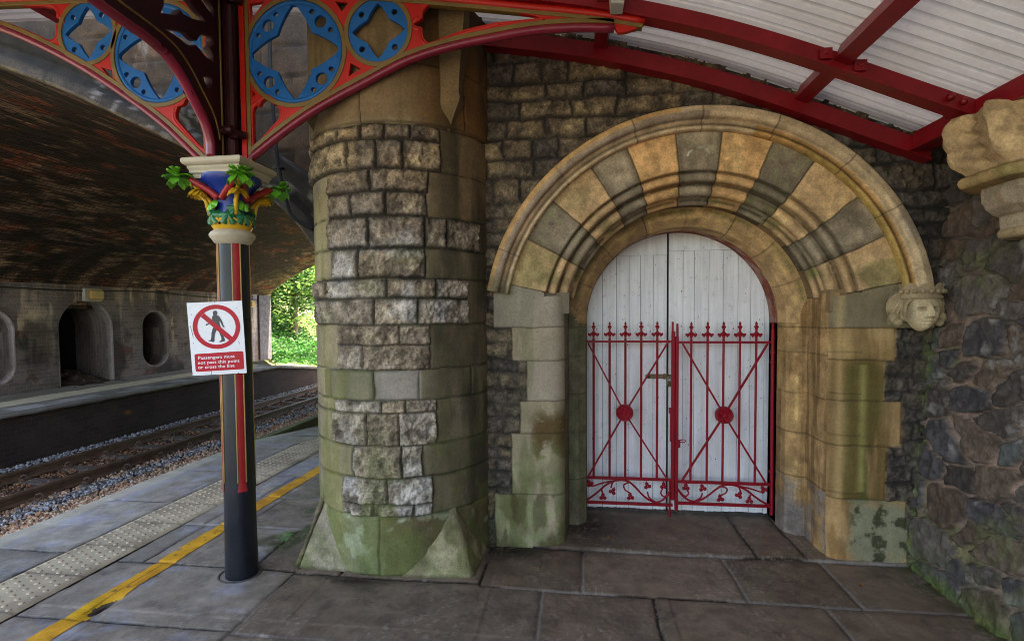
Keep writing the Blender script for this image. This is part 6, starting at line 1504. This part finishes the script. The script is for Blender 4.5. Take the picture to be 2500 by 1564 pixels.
for k, (x, y) in enumerate(((.07, 3.62), (.22, 3.66), (.40, 3.60), (.31, 3.52), (.10, 3.90), (.19, 3.84), (-.24, 3.20), (1.62, 3.20), (1.2, 3.53), (-.02, 3.70), (.62, 3.8), (1.30, 3.75))):
    if proto is None:
        b = MB(); n = 8; v = [(0, 0, .006)]+[(.030*math.cos(2*PI*i/n)*(1 if i % 2 else .8), .013*math.sin(2*PI*i/n), .003+.008*abs(math.cos(2*PI*i/n))) for i in range(n)]
        b.add(v, [(0, 1+i, 1+(i+1) % n) for i in range(n)]); o = b.build('fallen_leaf', M['dead']); proto = o
    else:
        o = proto.copy(); COL.objects.link(o)
    o.location = (x, y, .014 if y > 3.5 else 0.001); o.rotation_euler = (0, 0, k*1.9); s_ = .6+.5*((k*37) % 10)/10; o.scale = (s_, s_, s_)
    props(o, 'small curled brown dead leaf on the paving near the archway', 'leaf', 'dead leaves by the doorway')

# ================================================================== beyond the bridge
def make_beyond():
    xs = np.concatenate([np.arange(-60, -24, 1.5), np.arange(-24, -9.35, .2)]); ys = np.concatenate([np.arange(18.4, 40, .3), np.arange(40, 90, 3)])
    X, Y = np.meshgrid(xs, ys, indexing='ij')
    base = -np.maximum(0, np.minimum(Y, 24)-15.5)*.118
    z = np.where(X < -11.3, (-11.3-X)*.50+.0*Y, 0)+np.where(X < -11.3, base*np.exp((X+11.3)/3), base-.02) + (fbm(X, Y, 0, .7, 4, 601)-.5)*.6*sst(-11.2, -13, X)
    z = np.minimum(z, 7)
    c = mixc(np.array(S(70, 84, 34)), np.array(S(120, 112, 70)), fbm(X, Y, 0, 1.2, 4, 602)); c = mixc(c, np.array(S(206, 198, 156)), sst(.46, .58, fbm(X*.5, Y*.5, 5, 1, 3, 603)))
    o = gridmesh('embankment', np.stack([X, Y, z], -1), c, M['soil']); o['kind'] = 'structure'
    xs = np.arange(-9.4, 90, 2.0); ys = np.arange(34, 120, 3.0); X2, Y2 = np.meshgrid(xs, ys, indexing='ij')
    z2 = -1.2+14*sst(36, 70, Y2+.25*X2)+(fbm(X2, Y2, 0, .12, 5, 611)-.5)*7*sst(36, 50, Y2)
    o = gridmesh('hills', np.stack([X2, Y2, z2], -1), mixc(np.array(S(70, 96, 42)), np.array(S(44, 66, 30)), fbm(X2, Y2, 0, .5, 5, 612)), M['soil']); o['kind'] = 'structure'
    b = MB(); b.box((-300, -200, -2.2), (300, 400, -1.9)); o = b.build('ground', paint('far_ground', S(96, 96, 66), .95, .3, .3)); o['kind'] = 'structure'
    def leafmat(nm, c1, c2, tr):
        m, nt, bs, N, L = newmat(nm)
        at = N('ShaderNodeAttribute'); at.attribute_name = 'Col'; L(at.outputs['Color'], bs.inputs['Base Color']); bs.inputs['Roughness'].default_value = .5
        tb = N('ShaderNodeBsdfTranslucent'); L(at.outputs['Color'], tb.inputs['Color']); mx = N('ShaderNodeMixShader'); mx.inputs[0].default_value = tr
        L(bs.outputs[0], mx.inputs[1]); L(tb.outputs[0], mx.inputs[2]); L(mx.outputs[0], nt.nodes['Material Output'].inputs['Surface']); return m
    LM = leafmat('tree_leaf', 0, 0, .45)
    def leaves(name, C, size, pal, parent=None, seed=1, flat=.5):
        r = np.random.default_rng(seed); n = len(C)
        a = r.uniform(0, 2*PI, n); el = r.uniform(-1, 1, n)*flat+.25
        u = np.stack([np.cos(a)*np.cos(el), np.sin(a)*np.cos(el), np.sin(el)], -1); w = np.cross(u, r.standard_normal((n, 3))); w /= np.linalg.norm(w, axis=1)[:, None]
        s_ = size*r.uniform(.6, 1.3, n)[:, None]
        V = np.stack([C-u*s_, C+w*s_*.42-u*s_*.1, C+u*s_-np.array([0, 0, .25])*s_, C-w*s_*.42-u*s_*.1], 1)
        F = np.arange(n*4).reshape(n, 4); col = np.array(pal)[r.integers(0, len(pal), n)]*r.uniform(.75, 1.2, (n, 1))
        return rawmesh(name, V.reshape(-1, 3), F, np.repeat(col, 4, 0), LM, parent, smooth=False)
    pal = [S(104, 146, 62), S(78, 124, 48), S(140, 174, 92), S(48, 88, 36), S(34, 64, 28)]
    def tree(x, y, zb, h, r0, label, seed):
        t = thing('tree', (x, y, zb), label, 'tree', 'trees beyond the bridge')
        r = np.random.default_rng(seed); b = MB(); b.tube([(x, y, zb-.3), (x+.1, y, zb+h*.35), (x-.1, y+.2, zb+h*.75)], [.22, .16, .07], 8)
        cl = []
        for k in range(46):
            d = r.standard_normal(3); d /= np.linalg.norm(d); q = np.array([x, y, zb+h*.52])+d*np.array([r0, r0, h*.46])*r.uniform(.45, 1.0); cl.append(q)
        for q in cl[::3]: b.tube([(x, y, zb+h*.3), tuple(.5*(q+np.array([x, y, zb+h*.35]))), tuple(q)], [.08, .05, .02], 6)
        b.build('trunk', M['sleeper'], t, True)
        C = np.concatenate([q+r.standard_normal((240, 3))*np.array([.46, .46, .30]) for q in cl])
        leaves('crown', C, .11, pal, t, seed)
    tree(-13.0, 22.8, .4, 7.0, 2.2, 'sunlit broadleaf tree overhanging the end of the far platform', 21)
    tree(-17.0, 25.5, 2.4, 8.0, 2.8, 'taller leafy tree higher on the bank behind the platform end', 22)
    tree(-14.2, 31.0, 1.0, 8.5, 2.6, 'distant leafy tree farther along the bank beyond the bridge', 23)
    tree(-21.5, 30.0, 4.4, 8.0, 3.2, 'leafy tree at the top of the bank behind the others', 24)
    r = np.random.default_rng(31); n = 26000
    x = -11.2-5.5*r.random(n)**1.3; y = r.uniform(18.6, 30, n)
    zt = np.where(x < -11.3, (-11.3-x)*.50, 0)+np.where(x < -11.3, -np.maximum(0, np.minimum(y, 24)-15.5)*.118*np.exp((x+11.3)/3), 0)
    keep = (x < -11.15) & ~((y > 24.5) & (r.random(n) < .8))
    C = np.stack([x, y, zt+.12+.35*r.random(n)**2], -1)[keep]
    o = leaves('ivy', C, .085, [S(60, 116, 44), S(44, 96, 36), S(80, 136, 58), S(38, 84, 44)], None, 33, .3)
    props(o, 'low green ivy covering the bank beyond the platform end', None, None, 'stuff')
make_beyond()

# ================================================================== light, sky, camera
SUN = Vector((.80, .06, .85)).normalized()
w = bpy.data.worlds.new('World'); sc.world = w; w.use_nodes = True
nt = w.node_tree; bg = nt.nodes['Background']
sky = nt.nodes.new('ShaderNodeTexSky'); sky.sky_type = 'NISHITA'; sky.sun_disc = False
sky.sun_elevation = math.asin(SUN.z); sky.sun_rotation = math.atan2(SUN.x, SUN.y)
sky.air_density = 1.0; sky.dust_density = 2.0; sky.ozone_density = 1.0
nt.links.new(sky.outputs[0], bg.inputs[0]); bg.inputs[1].default_value = .15
ld = bpy.data.lights.new('Sun', 'SUN'); ld.energy = 4.5; ld.angle = R(.5); ld.color = (1, .95, .86)
lo = bpy.data.objects.new('Sun', ld); COL.objects.link(lo); lo.rotation_euler = SUN.to_track_quat('Z', 'Y').to_euler()

cam = bpy.data.cameras.new('Camera'); cam.lens = 36*1284.1/2500; cam.sensor_width = 36; cam.clip_end = 1000; cam.clip_start = .05
cam.shift_y = (814.72-782)/2500
co = bpy.data.objects.new('Camera', cam); COL.objects.link(co)
ya, pi_, ro = R(7.091), R(2.2653), R(-.4017)
fw = Vector((-math.sin(ya)*math.cos(pi_), math.cos(ya)*math.cos(pi_), -math.sin(pi_))); rt = Vector((math.cos(ya), math.sin(ya), 0)); up = rt.cross(fw)
r2 = rt*math.cos(ro)+up*math.sin(ro); u2 = up*math.cos(ro)-rt*math.sin(ro)
mw = Matrix((( r2.x, u2.x, -fw.x, 0), (r2.y, u2.y, -fw.y, 0), (r2.z, u2.z, -fw.z, 1.5863), (0, 0, 0, 1)))
co.matrix_world = mw
sc.camera = co
sc.view_settings.view_transform = 'Standard'; sc.view_settings.look = 'None'; sc.view_settings.gamma = 1; sc.view_settings.exposure = 3.0
try:
    sc.view_settings.use_white_balance = True; sc.view_settings.white_balance_temperature = 7300; sc.view_settings.white_balance_tint = 13
except Exception: pass
sc.cycles.use_denoising = True
try: sc.cycles.denoiser = 'OPENIMAGEDENOISE'; sc.cycles.denoising_input_passes = 'RGB_ALBEDO_NORMAL'; sc.cycles.denoising_prefilter = 'NONE'
except Exception: pass
sc.cycles.filter_width = 1.0; sc.cycles.max_bounces = 8; sc.cycles.diffuse_bounces = 5; sc.cycles.glossy_bounces = 3; sc.cycles.transmission_bounces = 4; sc.cycles.sample_clamp_indirect = 6
